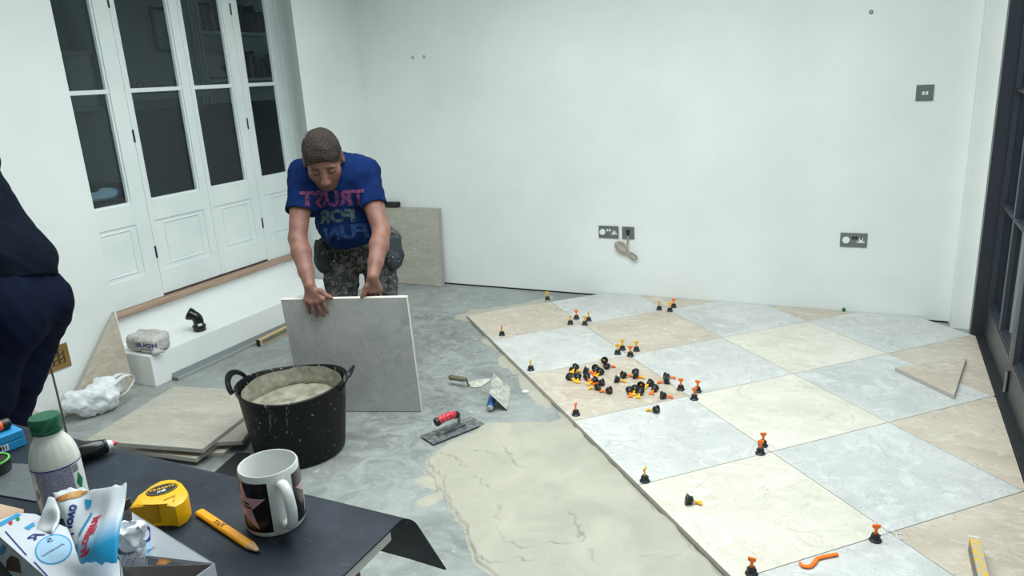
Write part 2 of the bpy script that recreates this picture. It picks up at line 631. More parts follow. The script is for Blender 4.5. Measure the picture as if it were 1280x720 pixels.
def tube(bm, pts, r, n=10, closed=False, flat=None):
    """sweep; r number or list; flat=(a,b) gives an elliptic section"""
    fr = frames(pts, closed)
    rings = []
    for i, (p, t, s, u) in enumerate(fr):
        ri = r[i] if isinstance(r, (list, tuple)) else r
        fa, fb = flat if flat else (1, 1)
        rings.append([bm.verts.new(p + s * (math.cos(2 * math.pi * k / n) * ri * fa) + u * (math.sin(2 * math.pi * k / n) * ri * fb)) for k in range(n)])
    m = len(rings)
    for i in range(m if closed else m - 1):
        A, B = rings[i], rings[(i + 1) % m]
        for k in range(n):
            bm.faces.new((A[k], A[(k + 1) % n], B[(k + 1) % n], B[k]))
    if not closed:
        bm.faces.new(rings[0][::-1])
        bm.faces.new(rings[-1])
    return bm


def bez(p0, p1, p2, p3, n):
    out = []
    p0, p1, p2, p3 = map(Vector, (p0, p1, p2, p3))
    for i in range(n + 1):
        t = i / n
        out.append(p0 * (1 - t) ** 3 + p1 * 3 * t * (1 - t) ** 2 + p2 * 3 * t * t * (1 - t) + p3 * t ** 3)
    return out


def catmull(pts, n=6):
    pts = [Vector(p) for p in pts]
    P = [pts[0] * 2 - pts[1]] + pts + [pts[-1] * 2 - pts[-2]]
    out = []
    for i in range(1, len(P) - 2):
        for k in range(n):
            t = k / n
            a, b, c, d = P[i - 1], P[i], P[i + 1], P[i + 2]
            out.append(0.5 * ((2 * b) + (c - a) * t + (2 * a - 5 * b + 4 * c - d) * t * t + (3 * b - a - 3 * c + d) * t ** 3))
    out.append(pts[-1])
    return out


def text_mesh(body, size, mirror=True, extrude=0.0, sub=0, bold=0.0, shear=0.0):
    cu = bpy.data.curves.new('lettering', 'FONT')
    cu.body = body
    cu.size = size
    cu.align_x = 'CENTER'
    cu.align_y = 'CENTER'
    cu.extrude = extrude
    cu.offset = bold
    cu.shear = shear
    cu.resolution_u = 3
    o = bpy.data.objects.new('lettering_tmp', cu)
    COL.objects.link(o)
    dg = bpy.context.evaluated_depsgraph_get()
    me = bpy.data.meshes.new_from_object(o.evaluated_get(dg))
    bpy.data.objects.remove(o)
    bpy.data.curves.remove(cu)
    bm = bmesh.new()
    bm.from_mesh(me)
    bpy.data.meshes.remove(me)
    for v in bm.verts:
        if mirror:
            v.co.x = -v.co.x
    for _ in range(sub):
        bmesh.ops.triangulate(bm, faces=bm.faces)
        bmesh.ops.subdivide_edges(bm, edges=bm.edges, cuts=1)
    return bm


def mtx_frame(o, x, y):
    """matrix with columns x, y, x×y at origin o"""
    x = Vector(x).normalized()
    y = Vector(y)
    y = (y - x * y.dot(x)).normalized()
    z = x.cross(y)
    m = Matrix.Identity(4)
    for i in range(3):
        m[i][0], m[i][1], m[i][2], m[i][3] = x[i], y[i], z[i], o[i]
    return m


def lettering(name, body, size, mtx, mat, parent, mirror=True, bold=0.0, shear=0.0, sx=1.0):
    bm = text_mesh(body, size, mirror, 0.0, 0, bold, shear)
    for v in bm.verts:
        v.co.x *= sx
        v.co = mtx @ v.co
    me = bpy.data.meshes.new(name)
    bm.to_mesh(me)
    bm.free()
    return link(name, me, mat, parent)


# ------------------------------------------------------------------ smooth solid modelling (distance field + surface nets)
class Vox:
    def __init__(self, lo, hi, h):
        self.lo = np.array(lo, float)
        self.h = h
        self.n = np.ceil((np.array(hi, float) - self.lo) / h).astype(int) + 1
        self.v = np.full(self.n, 0.2, np.float32)

    def sub(self, lo, hi):
        a = np.clip(np.floor((np.array(lo) - self.lo) / self.h).astype(int), 0, self.n)
        b = np.clip(np.ceil((np.array(hi) - self.lo) / self.h).astype(int) + 1, 0, self.n)
        sl = tuple(slice(i, j) for i, j in zip(a, b))
        ax = [np.float32(self.lo[d]) + np.arange(a[d], b[d], dtype=np.float32) * np.float32(self.h) for d in range(3)]
        return sl, ax[0][:, None, None], ax[1][None, :, None], ax[2][None, None, :]

    def _comb(self, sl, d, k, op):
        a = self.v[sl]
        if a.size == 0:
            return
        if op == 'add':
            hh = np.clip(0.5 + 0.5 * (a - d) / k, 0, 1)
            self.v[sl] = a * (1 - hh) + d * hh - k * hh * (1 - hh)
        else:
            d = -d
            hh = np.clip(0.5 - 0.5 * (a - d) / k, 0, 1)
            self.v[sl] = a * (1 - hh) + d * hh + k * hh * (1 - hh)

    def cone(self, a, b, ra, rb, k=0.02, flat=None, op='add'):
        a, b = np.array(a, float), np.array(b, float)
        R = max(ra, rb) * (max(1, flat[1]) if flat else 1) + k + 3 * self.h + 0.03
        sl, X, Y, Z = self.sub(np.minimum(a, b) - R, np.maximum(a, b) + R)
        px, py, pz = X - a[0], Y - a[1], Z - a[2]
        d = b - a
        L = max(float(d @ d), 1e-12)
        t = np.clip((px * d[0] + py * d[1] + pz * d[2]) / L, 0, 1)
        qx, qy, qz = px - d[0] * t, py - d[1] * t, pz - d[2] * t
        if flat:
            w, s = np.array(flat[0], float), flat[1]
            w = w / np.linalg.norm(w)
            e = (qx * w[0] + qy * w[1] + qz * w[2]) * (1 / s - 1)
            qx, qy, qz = qx + w[0] * e, qy + w[1] * e, qz + w[2] * e
        D = np.sqrt(qx * qx + qy * qy + qz * qz) - (ra + (rb - ra) * t)
        self._comb(sl, D.astype(np.float32), k, op)
        return self

    def chain(self, pts, rs, k=0.02, flat=None):
        for i in range(len(pts) - 1):
            self.cone(pts[i], pts[i + 1], rs[i], rs[i + 1], k, flat)
        return self

    def ell(self, c, axes, rad, k=0.02, op='add'):
        c = np.array(c, float)
        R = max(rad) + k + 3 * self.h + 0.02
        sl, X, Y, Z = self.sub(c - R, c + R)
        x, y, z = X - c[0], Y - c[1], Z - c[2]
        k0 = 0
        k1 = 0
        for ax, r in zip(axes, rad):
            q = x * ax[0] + y * ax[1] + z * ax[2]
            k0 = k0 + (q / r) ** 2
            k1 = k1 + (q / (r * r)) ** 2
        k0 = np.sqrt(k0)
        k1 = np.sqrt(k1) + 1e-9
        D = k0 * (k0 - 1) / k1
        self._comb(sl, D.astype(np.float32), k, op)
        return self

    def rbox(self, c, axes, half, r, k=0.02, op='add'):
        c = np.array(c, float)
        R = float(np.linalg.norm(half)) + k + 3 * self.h + 0.02
        sl, X, Y, Z = self.sub(c - R, c + R)
        x, y, z = X - c[0], Y - c[1], Z - c[2]
        o2 = 0
        mx = None
        for ax, hh in zip(axes, half):
            q = np.abs(x * ax[0] + y * ax[1] + z * ax[2]) - (hh - r)
            o2 = o2 + np.maximum(q, 0) ** 2
            mx = q if mx is None else np.maximum(mx, q)
        D = np.sqrt(o2) + np.minimum(mx, 0) - r
        self._comb(sl, D.astype(np.float32), k, op)
        return self

    def plane(self, p, n, k=0.004):
        """cut away the side the normal points to"""
        p, n = np.array(p, float), np.array(n, float)
        n = n / np.linalg.norm(n)
        sl, X, Y, Z = self.sub(self.lo - 1, self.lo + self.n * self.h + 1)
        D = (X - p[0]) * n[0] + (Y - p[1]) * n[1] + (Z - p[2]) * n[2]
        self.v = np.maximum(self.v, D.astype(np.float32))
        return self

    def warp(self, fn):
        sl, X, Y, Z = self.sub(self.lo - 1, self.lo + self.n * self.h + 1)
        self.v = (self.v + fn(X, Y, Z)).astype(np.float32)
        return self

    def mesh(self, name):
        v = self.v
        v[0], v[-1] = 0.1, 0.1
        v[:, 0], v[:, -1] = 0.1, 0.1
        v[:, :, 0], v[:, :, -1] = 0.1, 0.1
        s = v < 0
        n = self.n - 1
        cnt = np.zeros(n, np.int8)
        for dx in (0, 1):
            for dy in (0, 1):
                for dz in (0, 1):
                    cnt += s[dx:dx + n[0], dy:dy + n[1], dz:dz + n[2]]
        act = (cnt > 0) & (cnt < 8)
        I = np.argwhere(act)
        idx = np.full(n, -1, np.int64)
        idx[act] = np.arange(len(I))
        corners = [(x, y, z) for x in (0, 1) for y in (0, 1) for z in (0, 1)]
        cv = {c: v[I[:, 0] + c[0], I[:, 1] + c[1], I[:, 2] + c[2]].astype(float) for c in corners}
        acc = np.zeros((len(I), 3))
        num = np.zeros(len(I))
        for c in corners:
            for d in range(3):
                if c[d] == 0:
                    e = list(c)
                    e[d] = 1
                    A, B = cv[c], cv[tuple(e)]
                    cr = (A < 0) != (B < 0)
                    t = np.where(cr, A / np.where(cr, A - B, 1), 0)
                    p = np.tile(np.array(c, float), (len(I), 1))
                    p[:, d] = t
                    acc[cr] += p[cr]
                    num[cr] += 1
        P = self.lo + (I + acc / num[:, None]) * self.h
        quads = []
        for d in range(3):
            e1, e2 = [(1, 2), (2, 0), (0, 1)][d]
            lo_ = [slice(0, None)] * 3
            hi_ = [slice(0, None)] * 3
            lo_[d] = slice(0, -1)
            hi_[d] = slice(1, None)
            a, b = s[tuple(lo_)], s[tuple(hi_)]
            J = np.argwhere(a != b)
            ok = (J[:, e1] > 0) & (J[:, e2] > 0) & (J[:, e1] < n[e1]) & (J[:, e2] < n[e2])
            J = J[ok]
            inside = a[J[:, 0], J[:, 1], J[:, 2]]

            def g(o1, o2):
                K = J.copy()
                K[:, e1] -= o1
                K[:, e2] -= o2
                return idx[K[:, 0], K[:, 1], K[:, 2]]
            q = np.stack([g(1, 1), g(0, 1), g(0, 0), g(1, 0)], 1)
            q[~inside] = q[~inside][:, ::-1]
            quads.append(q)
        Q = np.concatenate(quads)
        Q = Q[(Q >= 0).all(1)]
        me = bpy.data.meshes.new(name)
        me.vertices.add(len(P))
        me.vertices.foreach_set('co', P.astype(np.float32).ravel())
        me.loops.add(len(Q) * 4)
        me.loops.foreach_set('vertex_index', Q.astype(np.int32).ravel())
        me.polygons.add(len(Q))
        me.polygons.foreach_set('loop_start', np.arange(0, len(Q) * 4, 4, dtype=np.int32))
        me.polygons.foreach_set('use_smooth', np.ones(len(Q), bool))
        me.update(calc_edges=True)
        me.validate()
        return me


def wob(fr, amp, seed=0):
    r = np.random.RandomState(seed)
    ws = [(r.normal(size=3) * fr, r.uniform(0, 6.28), r.uniform(0.5, 1)) for _ in range(6)]

    def fn(X, Y, Z):
        o = 0
        for w, ph, a in ws:
            o = o + a * np.sin(X * w[0] + Y * w[1] + Z * w[2] + ph)
        return o * (amp / 3)
    return fn


# ================================================================== the setting
def struct(name, bm, mat, parent=None, smooth=False):
    o = obj(name, bm, mat, parent, smooth)
    if parent is None:
        o['kind'] = 'structure'
    return o


WALL_Y = 0.688
X_NEAR, X_PIER, X_DOOR = -2.09, -1.985, -2.26
FRAME_X = 2.17
Y_REAR = -6.3

floor = struct('floor', boxbm((-2.45, Y_REAR - 0.2, -0.15), (2.32, 0.9, 0.0)), 'screed')
struct('wall_back', boxbm((-2.45, WALL_Y, 0.004), (2.5, WALL_Y + 0.2, 2.95)), 'wall')
struct('wall_rear', boxbm((-2.45, Y_REAR - 0.2, 0.0), (2.5, Y_REAR, 2.95)), 'wall')
struct('wall_left', boxbm((-2.45, Y_REAR, 0.0), (X_NEAR, -1.597, 2.95), None, 0.004), 'wall')
bm = prism(bmesh.new(), [(X_PIER, 0.0), (X_PIER, WALL_Y), (-2.45, WALL_Y), (-2.335, 0.175), (X_DOOR - 0.01, 0.175)], 0, 2.95)
struct('wall_pier', bm, 'wall')
struct('wall_lintel', boxbm((-2.45, -1.597, 2.62), (-2.27, 0.174, 2.95)), 'wall')
# step below the folding doors
struct('wall_step', boxbm((-2.45, -1.597, 0.0), (-2.25, 0.17, 0.334)), 'box_paint')
bench = struct('trim_1', boxbm((-2.249, -1.586, 0.001), (-1.905, -0.004, 0.18), None, 0.003), 'box_paint')
bm = bmesh.new()
prof = [(-2.29, 0.335), (-2.222, 0.335), (-2.214, 0.342), (-2.212, 0.352), (-2.216, 0.362), (-2.226, 0.369), (-2.29, 0.37)]
a = [bm.verts.new((x, -1.596, z)) for x, z in prof]
b = [bm.verts.new((x, 0.168, z)) for x, z in prof]
bm.faces.new(a)
bm.faces.new(b[::-1])
for i in range(len(prof)):
    j = (i + 1) % len(prof)
    bm.faces.new((a[i], a[j], b[j], b[i]))
struct('trim_2', bm, 'oak', None, 50)
struct('trim_3', boxbm((-2.32, 0.128, 0.372), (-2.25, 0.172, 2.62)), 'joinery')
# ceiling round the roof light, and its kerb
X0, X1, Y0, Y1 = SKY_X0, SKY_X1, SKY_Y0, SKY_Y1
bm = bmesh.new()
box(bm, (-2.45, Y_REAR, CEIL), (X0, WALL_Y, CEIL + 0.15))
box(bm, (X1, Y_REAR, CEIL), (2.5, WALL_Y, CEIL + 0.15))
box(bm, (X0, Y_REAR, CEIL), (X1, Y0, CEIL + 0.15))
box(bm, (X0, Y1, CEIL), (X1, WALL_Y, CEIL + 0.15))
struct('ceiling', bm, 'ceiling')
bm = bmesh.new()
box(bm, (X0 - 0.06, Y0 - 0.06, CEIL + 0.151), (X0, Y1 + 0.06, CEIL + 0.40))
box(bm, (X1, Y0 - 0.06, CEIL + 0.151), (X1 + 0.06, Y1 + 0.06, CEIL + 0.40))
box(bm, (X0, Y0 - 0.06, CEIL + 0.151), (X1, Y0, CEIL + 0.40))
box(bm, (X0, Y1, CEIL + 0.151), (X1, Y1 + 0.06, CEIL + 0.40))
struct('trim_4', bm, 'joinery')
# right-hand corner: pipe boxing, glazed wall surround
struct('trim_5', boxbm((2.026, 0.592, 0.0), (2.12, WALL_Y - 0.001, CEIL), None, 0.003), 'wall')
DY0, DY1, DTOP = -3.08, 0.43, 2.2
bm = bmesh.new()
box(bm, (2.121, 0.50, 0.0), (2.5, WALL_Y - 0.001, CEIL))
box(bm, (2.121, DY0 - 0.05, DTOP + 0.05), (2.5, 0.50, CEIL))
struct('wall_right', bm, 'wall')
struct('wall_right_rear', boxbm((2.121, Y_REAR, 0.0), (2.5, DY0 - 0.05, CEIL)), 'wall')
bm = bmesh.new()
box(bm, (2.108, DY1, 0.005), (2.30, 0.499, DTOP + 0.049), None, 0.003)
box(bm, (2.108, DY0 - 0.049, 0.005), (2.30, DY0, DTOP + 0.049), None, 0.003)
box(bm, (2.108, DY0, DTOP), (2.30, DY1, DTOP + 0.049), None, 0.003)
struct('trim_6', bm, 'dark_frame')
struct('trim_7', boxbm((2.134, DY0, 0.002), (2.30, DY1, 0.030), None, 0.003), 'dark_sill')
# solid dark strip standing in for the shaded gap where the plaster stops
struct('gap_shade_back', boxbm((-1.98, WALL_Y - 0.004, 0.001), (2.02, WALL_Y - 0.0005, 0.010)), 'gap_shade')

# ------------------------------------------------------------------ porcelain floor tiles, laid at 45 degrees
S2 = math.sqrt(0.5) * 0.6


def grid(i, j):
    return Vector(((i + j) * S2, (j - i) * S2))


def clip(poly, n, d):
    out = []
    for k in range(len(poly)):
        a, b = poly[k], poly[(k + 1) % len(poly)]
        da, db = a.dot(n) - d, b.dot(n) - d
        if da <= 0:
            out.append(a)
        if (da < 0 < db) or (db < 0 < da):
            out.append(a + (b - a) * (da / (da - db)))
    return out


def tile_mesh(poly, thick, mat, edge, bev=0.0012):
    c = sum(poly, Vector((0, 0))) / len(poly)
    bm = bmesh.new()
    bot = [bm.verts.new((p.x - c.x, p.y - c.y, 0)) for p in poly]
    mid = [bm.verts.new((p.x - c.x, p.y - c.y, thick - bev)) for p in poly]
    ins = []
    n = len(poly)
    for k in range(n):
        p = poly[k] - c
        e1 = (poly[k] - poly[k - 1]).normalized()
        e2 = (poly[(k + 1) % n] - poly[k]).normalized()
        nn = Vector((-e1.y - e2.y, e1.x + e2.x))
        if nn.length > 1e-6:
            nn.normalize()
        ins.append(bm.verts.new((p.x + nn.x * bev, p.y + nn.y * bev, thick)))
    fb = bm.faces.new(bot[::-1])
    ft = bm.faces.new(ins)
    for k in range(n):
        q = (k + 1) % n
        f = bm.faces.new((bot[k], bot[q], mid[q], mid[k]))
        f.material_index = 1
        g = bm.faces.new((mid[k], mid[q], ins[q], ins[k]))
        g.material_index = 1
    fb.material_index = 1
    bmesh.ops.recalc_face_normals(bm, faces=bm.faces)
    me = bpy.data.meshes.new('tile')
    bm.to_mesh(me)
    bm.free()
    me.materials.append(M[mat])
    me.materials.append(M[edge])
    return me, c


full = {}
G = 0.0011
for i in range(-1, 7):
    for j in range(-1, 3):
        i0 = max(i, -0.9)
        poly = [grid(i0, j), grid(i + 1, j), grid(i + 1, j + 1), grid(i0, j + 1)]
        cc = sum(poly, Vector((0, 0))) / 4
        poly = [p + (cc - p).normalized() * G * 1.414 for p in poly]
        before = [p.copy() for p in poly]
        poly = clip(poly, Vector((1, 0)), 2.1315)
        if poly:
            poly = clip(poly, Vector((0, 1)), WALL_Y - 0.006)
        if len(poly) < 3:
            continue
        area = abs(sum(poly[k].x * poly[(k + 1) % len(poly)].y - poly[(k + 1) % len(poly)].x * poly[k].y for k in range(len(poly)))) / 2
        if area < 0.004:
            continue
        mat = ('tile_ivory' if (i, j) in ((1, 1), (2, 0), (3, -1)) else 'tile_brown') if (i + j) % 2 == 0 else 'tile_grey'
        whole = len(poly) == 4 and i0 == i and area > 0.355
        if whole and mat in full:
            me = full[mat]
            c = sum(poly, Vector((0, 0))) / 4
        else:
            if poly[0].cross(poly[1]) != 0:
                sgn = sum((poly[k].x * poly[(k + 1) % len(poly)].y - poly[(k + 1) % len(poly)].x * poly[k].y) for k in range(len(poly)))
                if sgn < 0:
                    poly = poly[::-1]
            me, c = tile_mesh(poly, 0.020, mat, 'tile_edge')
            if whole:
                full[mat] = me
        o = bpy.data.objects.new('tile', me)
        COL.objects.link(o)
        o.parent = floor
        o.location = (c.x, c.y, TILE_Z - 0.020)
        o['label'] = {'tile_brown': 'warm beige stone-look floor tile', 'tile_ivory': 'ivory stone-look floor tile'}.get(mat, 'pale grey stone-look floor tile')
# bedding under the laid tiles (seen in the joints and along the open edge)
bed = [grid(-0.9, -0.99), grid(6.9, -0.99), grid(6.9, 2.98), grid(-0.9, 2.98)]
bed = clip(clip(bed, Vector((1, 0)), 2.128), Vector((0, 1)), WALL_Y - 0.01)
bm = prism(bmesh.new(), [(p.x, p.y) for p in bed], 0.0005, 0.0058)
o = obj('bedding', bm, 'adhesive', floor)


# ------------------------------------------------------------------ spread adhesive on the screed
def sd_poly(P, poly):
    d = np.full(P.shape[:-1], 1e9)
    ins = np.zeros(P.shape[:-1], bool)
    n = len(poly)
    for k in range(n):
        a, b = np.array(poly[k]), np.array(poly[(k + 1) % n])
        e = b - a
        w = P - a
        t = np.clip((w @ e) / (e @ e), 0, 1)
        q = w - t[..., None] * e
        d = np.minimum(d, np.hypot(q[..., 0], q[..., 1]))
        c = ((a[1] <= P[..., 1]) & (b[1] > P[..., 1])) | ((b[1] <= P[..., 1]) & (a[1] > P[..., 1]))
        with np.errstate(divide='ignore', invalid='ignore'):
            xx = a[0] + (P[..., 1] - a[1]) / (e[1] if abs(e[1]) > 1e-12 else 1e-12) * e[0]
        ins ^= c & (P[..., 0] < xx)
    return np.where(ins, d, -d)


def sd_line(P, pts):
    d = np.full(P.shape[:-1], 1e9)
    for k in range(len(pts) - 1):
        a, b = np.array(pts[k]), np.array(pts[k + 1])
        e = b - a
        w = P - a
        t = np.clip((w @ e) / (e @ e), 0, 1)
        q = w - t[..., None] * e
        d = np.minimum(d, np.hypot(q[..., 0], q[..., 1]))
    return d


def fl(pts, z=0.0):
    return [tuple(onZ(x, y, z)[:2]) for x, y in pts]


def spread(name, outline, label, creases, h=0.004, amp=0.012, thick=0.0085, seed=3, fr=22):
    poly = fl(outline)
    A = np.array(poly)
    lo, hi = A.min(0) - 0.05, A.max(0) + 0.05
    nx, ny = int((hi[0] - lo[0]) / h) + 1, int((hi[1] - lo[1]) / h) + 1
    xs = lo[0] + np.arange(nx) * h
    ys = lo[1] + np.arange(ny) * h
    P = np.stack(np.meshgrid(xs, ys, indexing='ij'), -1)
    sd = sd_poly(P, poly)
    w1, w2 = wob(fr, amp, seed), wob(fr * 3, amp * 0.5, seed + 1)
    Z0 = np.zeros(P.shape[:-1])
    sd = sd + w1(P[..., 0], P[..., 1], Z0) + w2(P[..., 0], P[..., 1], Z0)
    t = np.clip(sd / 0.012, 0, 1)
    z = thick * (t * t * (3 - 2 * t))
    und = wob(14, 0.0018, seed + 5)(P[..., 0], P[..., 1], Z0) + wob(60, 0.0007, seed + 6)(P[..., 0], P[..., 1], Z0)
    z = z + und * t
    crk_shade = np.zeros(P.shape[:-1])
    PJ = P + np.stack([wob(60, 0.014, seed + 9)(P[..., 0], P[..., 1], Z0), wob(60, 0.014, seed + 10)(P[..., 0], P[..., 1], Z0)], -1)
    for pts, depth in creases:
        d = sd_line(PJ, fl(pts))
        crk_shade = np.maximum(crk_shade, np.exp(-(d / 0.0026) ** 2) * min(1, depth * 260) * (0.6 + 0.4 * np.sin(P[..., 0] * 40 + P[..., 1] * 33)))  # mask for the shade painted along each crease
        z = z - depth * 1.6 * np.exp(-(d / 0.0032) ** 2) * t + depth * 0.25 * np.exp(-((d - 0.010) / 0.006) ** 2) * t
    keep = sd > -0.004
    z = np.where(sd > 0, np.maximum(z, 0.0008), 0.0002)
    idx = np.full((nx, ny), -1)
    # keep cells with any kept corner
    cell = keep[:-1, :-1] | keep[1:, :-1] | keep[1:, 1:] | keep[:-1, 1:]
    use = np.zeros((nx, ny), bool)
    for dx in (0, 1):
        for dy in (0, 1):
            use[dx:nx - 1 + dx, dy:ny - 1 + dy] |= cell
    idx[use] = np.arange(use.sum())
    V = np.concatenate([P[use], z[use][:, None]], 1)
    C = np.argwhere(cell)
    F = np.stack([idx[C[:, 0], C[:, 1]], idx[C[:, 0] + 1, C[:, 1]], idx[C[:, 0] + 1, C[:, 1] + 1], idx[C[:, 0], C[:, 1] + 1]], 1)
    me = bpy.data.meshes.new(name)
    me.from_pydata(V.tolist(), [], F.tolist())
    at_ = me.attributes.new('crack_shade', 'FLOAT', 'POINT')
    at_.data.foreach_set('value', crk_shade[use].astype(np.float32))
    o = link(name, me, 'adhesive', None, True)
    return tag(o, label, 'adhesive', None, 'stuff')


main_outline = [(606, 531), (640, 529), (690, 527), (706, 523), (700, 512), (712, 520), (735, 548), (790, 608), (846, 660), (896, 712), (960, 790),
                (1060, 900), (760, 900), (668, 790), (632, 738), (603, 706), (585, 672), (572, 650), (560, 626), (548, 612), (541, 598), (530, 590),
                (534, 575), (552, 560), (570, 551), (590, 542)]
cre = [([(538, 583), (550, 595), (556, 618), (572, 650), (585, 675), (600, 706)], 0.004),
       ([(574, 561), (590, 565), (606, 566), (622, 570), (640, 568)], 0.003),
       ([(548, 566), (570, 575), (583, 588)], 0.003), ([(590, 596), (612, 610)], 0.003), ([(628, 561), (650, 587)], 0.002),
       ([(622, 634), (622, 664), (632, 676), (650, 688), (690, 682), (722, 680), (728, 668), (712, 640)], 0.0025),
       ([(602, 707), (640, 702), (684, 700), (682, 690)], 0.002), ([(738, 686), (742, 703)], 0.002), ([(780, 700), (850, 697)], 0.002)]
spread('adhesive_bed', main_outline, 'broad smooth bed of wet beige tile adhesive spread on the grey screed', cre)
spread('adhesive_strip', [(588, 388), (640, 382), (690, 371), (684, 378), (640, 386), (600, 392), (632, 440), (668, 482), (692, 502), (684, 508), (672, 500), (648, 484),
                          (655, 470), (625, 458), (628, 440), (604, 428), (612, 412), (590, 404), (570, 398)],
       'ragged strip of beige adhesive squeezed out along the open edge of the laid tiles', [], 0.007, 0.022, 0.004, 9, 26)
spread('adhesive_smear', [(520, 600), (536, 594), (548, 604), (545, 612), (528, 608)], 'small beige adhesive smear beside the rim of the broad adhesive bed', [], 0.006, 0.008, 0.003, 4, 30)
spread('adhesive_smear', [(520, 628), (540, 620), (552, 616), (550, 624), (535, 632)], 'thin hooked adhesive smear on the bare screed near the work table', [], 0.006, 0.006, 0.003, 8, 30)

# ------------------------------------------------------------------ white folding doors on the left
hinge_me = None


def hinge(parent, y, z):
    global hinge_me
    if hinge_me is None:
        bm = bmesh.new()
        lathe(bm, [(0.0, -0.036), (0.0042, -0.036), (0.0042, 0.036), (0.0, 0.036)], 10)
        box(bm, (-0.003, -0.006, -0.034), (0.0005, 0.006, 0.034))
        bmesh.ops.recalc_face_normals(bm, faces=bm.faces)
        hinge_me = bpy.data.meshes.new('hinge')
        bm.to_mesh(hinge_me)
        bm.free()
        hinge_me.materials.append(M['dark_frame'])
    o = bpy.data.objects.new('hinge', hinge_me)
    COL.objects.link(o)
    o.location = (X_DOOR + 0.002, y, z)
    o.parent = parent


leaves = [(-1.592, -1.152, -1.55, -1.247, 0.372), (-1.150, -0.692, -1.114, -0.752, 0.386), (-0.690, -0.268, -0.660, -0.338, 0.386), (-0.266, 0.126, -0.205, 0.072, 0.372)]
ZB, ZT, ZM1, ZM2 = 0.95, 2.42, 1.575, 2.20
for n, (ya, yb, pa, pb, zb) in enumerate(leaves):
    xf, xb = X_DOOR, X_DOOR - 0.042
    bm = bmesh.new()
    box(bm, (xb, ya, zb), (xf, pa, 2.6), None, 0.002)
    box(bm, (xb, pb, zb), (xf, yb, 2.6), None, 0.002)
    box(bm, (xb, pa, ZT), (xf, pb, 2.6))
    box(bm, (xb, pa, 0.83), (xf, pb, ZB), None, 0.001)
    box(bm, (xb, pa, zb), (xf, pb, 0.53))
    d = struct('door_%d' % (n + 1), bm, 'joinery')
    d['label'] = ['white folding door leaf half hidden by the near wall edge', 'white folding door leaf with a framed picture behind its glass',
                  'white folding door leaf with a dark sofa behind its glass', 'white folding door leaf beside the splayed wall reveal'][n]
    # sunk lower panel with a raised bead round it
    p = obj('lower_panel', boxbm((xb + 0.006, pa - 0.004, 0.526), (xf - 0.007, pb + 0.004, 0.834)), 'joinery', d)
    bm = bmesh.new()
    pc = 0.06 if pb - pa > 0.3 else 0.045
    tube(bm, [(xf - 0.007, pa + pc, 0.56), (xf - 0.007, pb - pc + 0.02, 0.56), (xf - 0.007, pb - pc + 0.02, 0.806), (xf - 0.007, pa + pc, 0.806)], 0.006, 6, True)
    obj('panel_bead', bm, 'joinery', p, True)
    for za, zc in ((ZM1 - 0.012, ZM1 + 0.012), (ZM2 - 0.012, ZM2 + 0.012)):
        obj('glazing_bar', boxbm((xb + 0.006, pa + 0.0005, za), (xf - 0.004, pb - 0.0005, zc), None, 0.004), 'joinery', d)
    for za, zc in ((ZB, ZM1 - 0.012), (ZM1 + 0.012, ZM2 - 0.012), (ZM2 + 0.012, ZT)):
        obj('pane', boxbm((X_DOOR - 0.032, pa, za), (X_DOOR - 0.028, pb, zc)), 'glass', d)
    # glazing bead strip
    bm = bmesh.new()
    box(bm, (xb + 0.012, pb - 0.012, ZB), (xf - 0.010, pb, ZT))
    box(bm, (xb + 0.012, pa, ZB), (xf - 0.010, pa + 0.008, ZT))
    box(bm, (xb + 0.012, pa + 0.008, ZB), (xf - 0.010, pb - 0.012, ZB + 0.010))
    obj('glazing_bead', bm, 'joinery', d)
    if n in (0, 2):
        for z in (2.05, 1.325, 0.645):
            hinge(d, yb + 0.001, z)

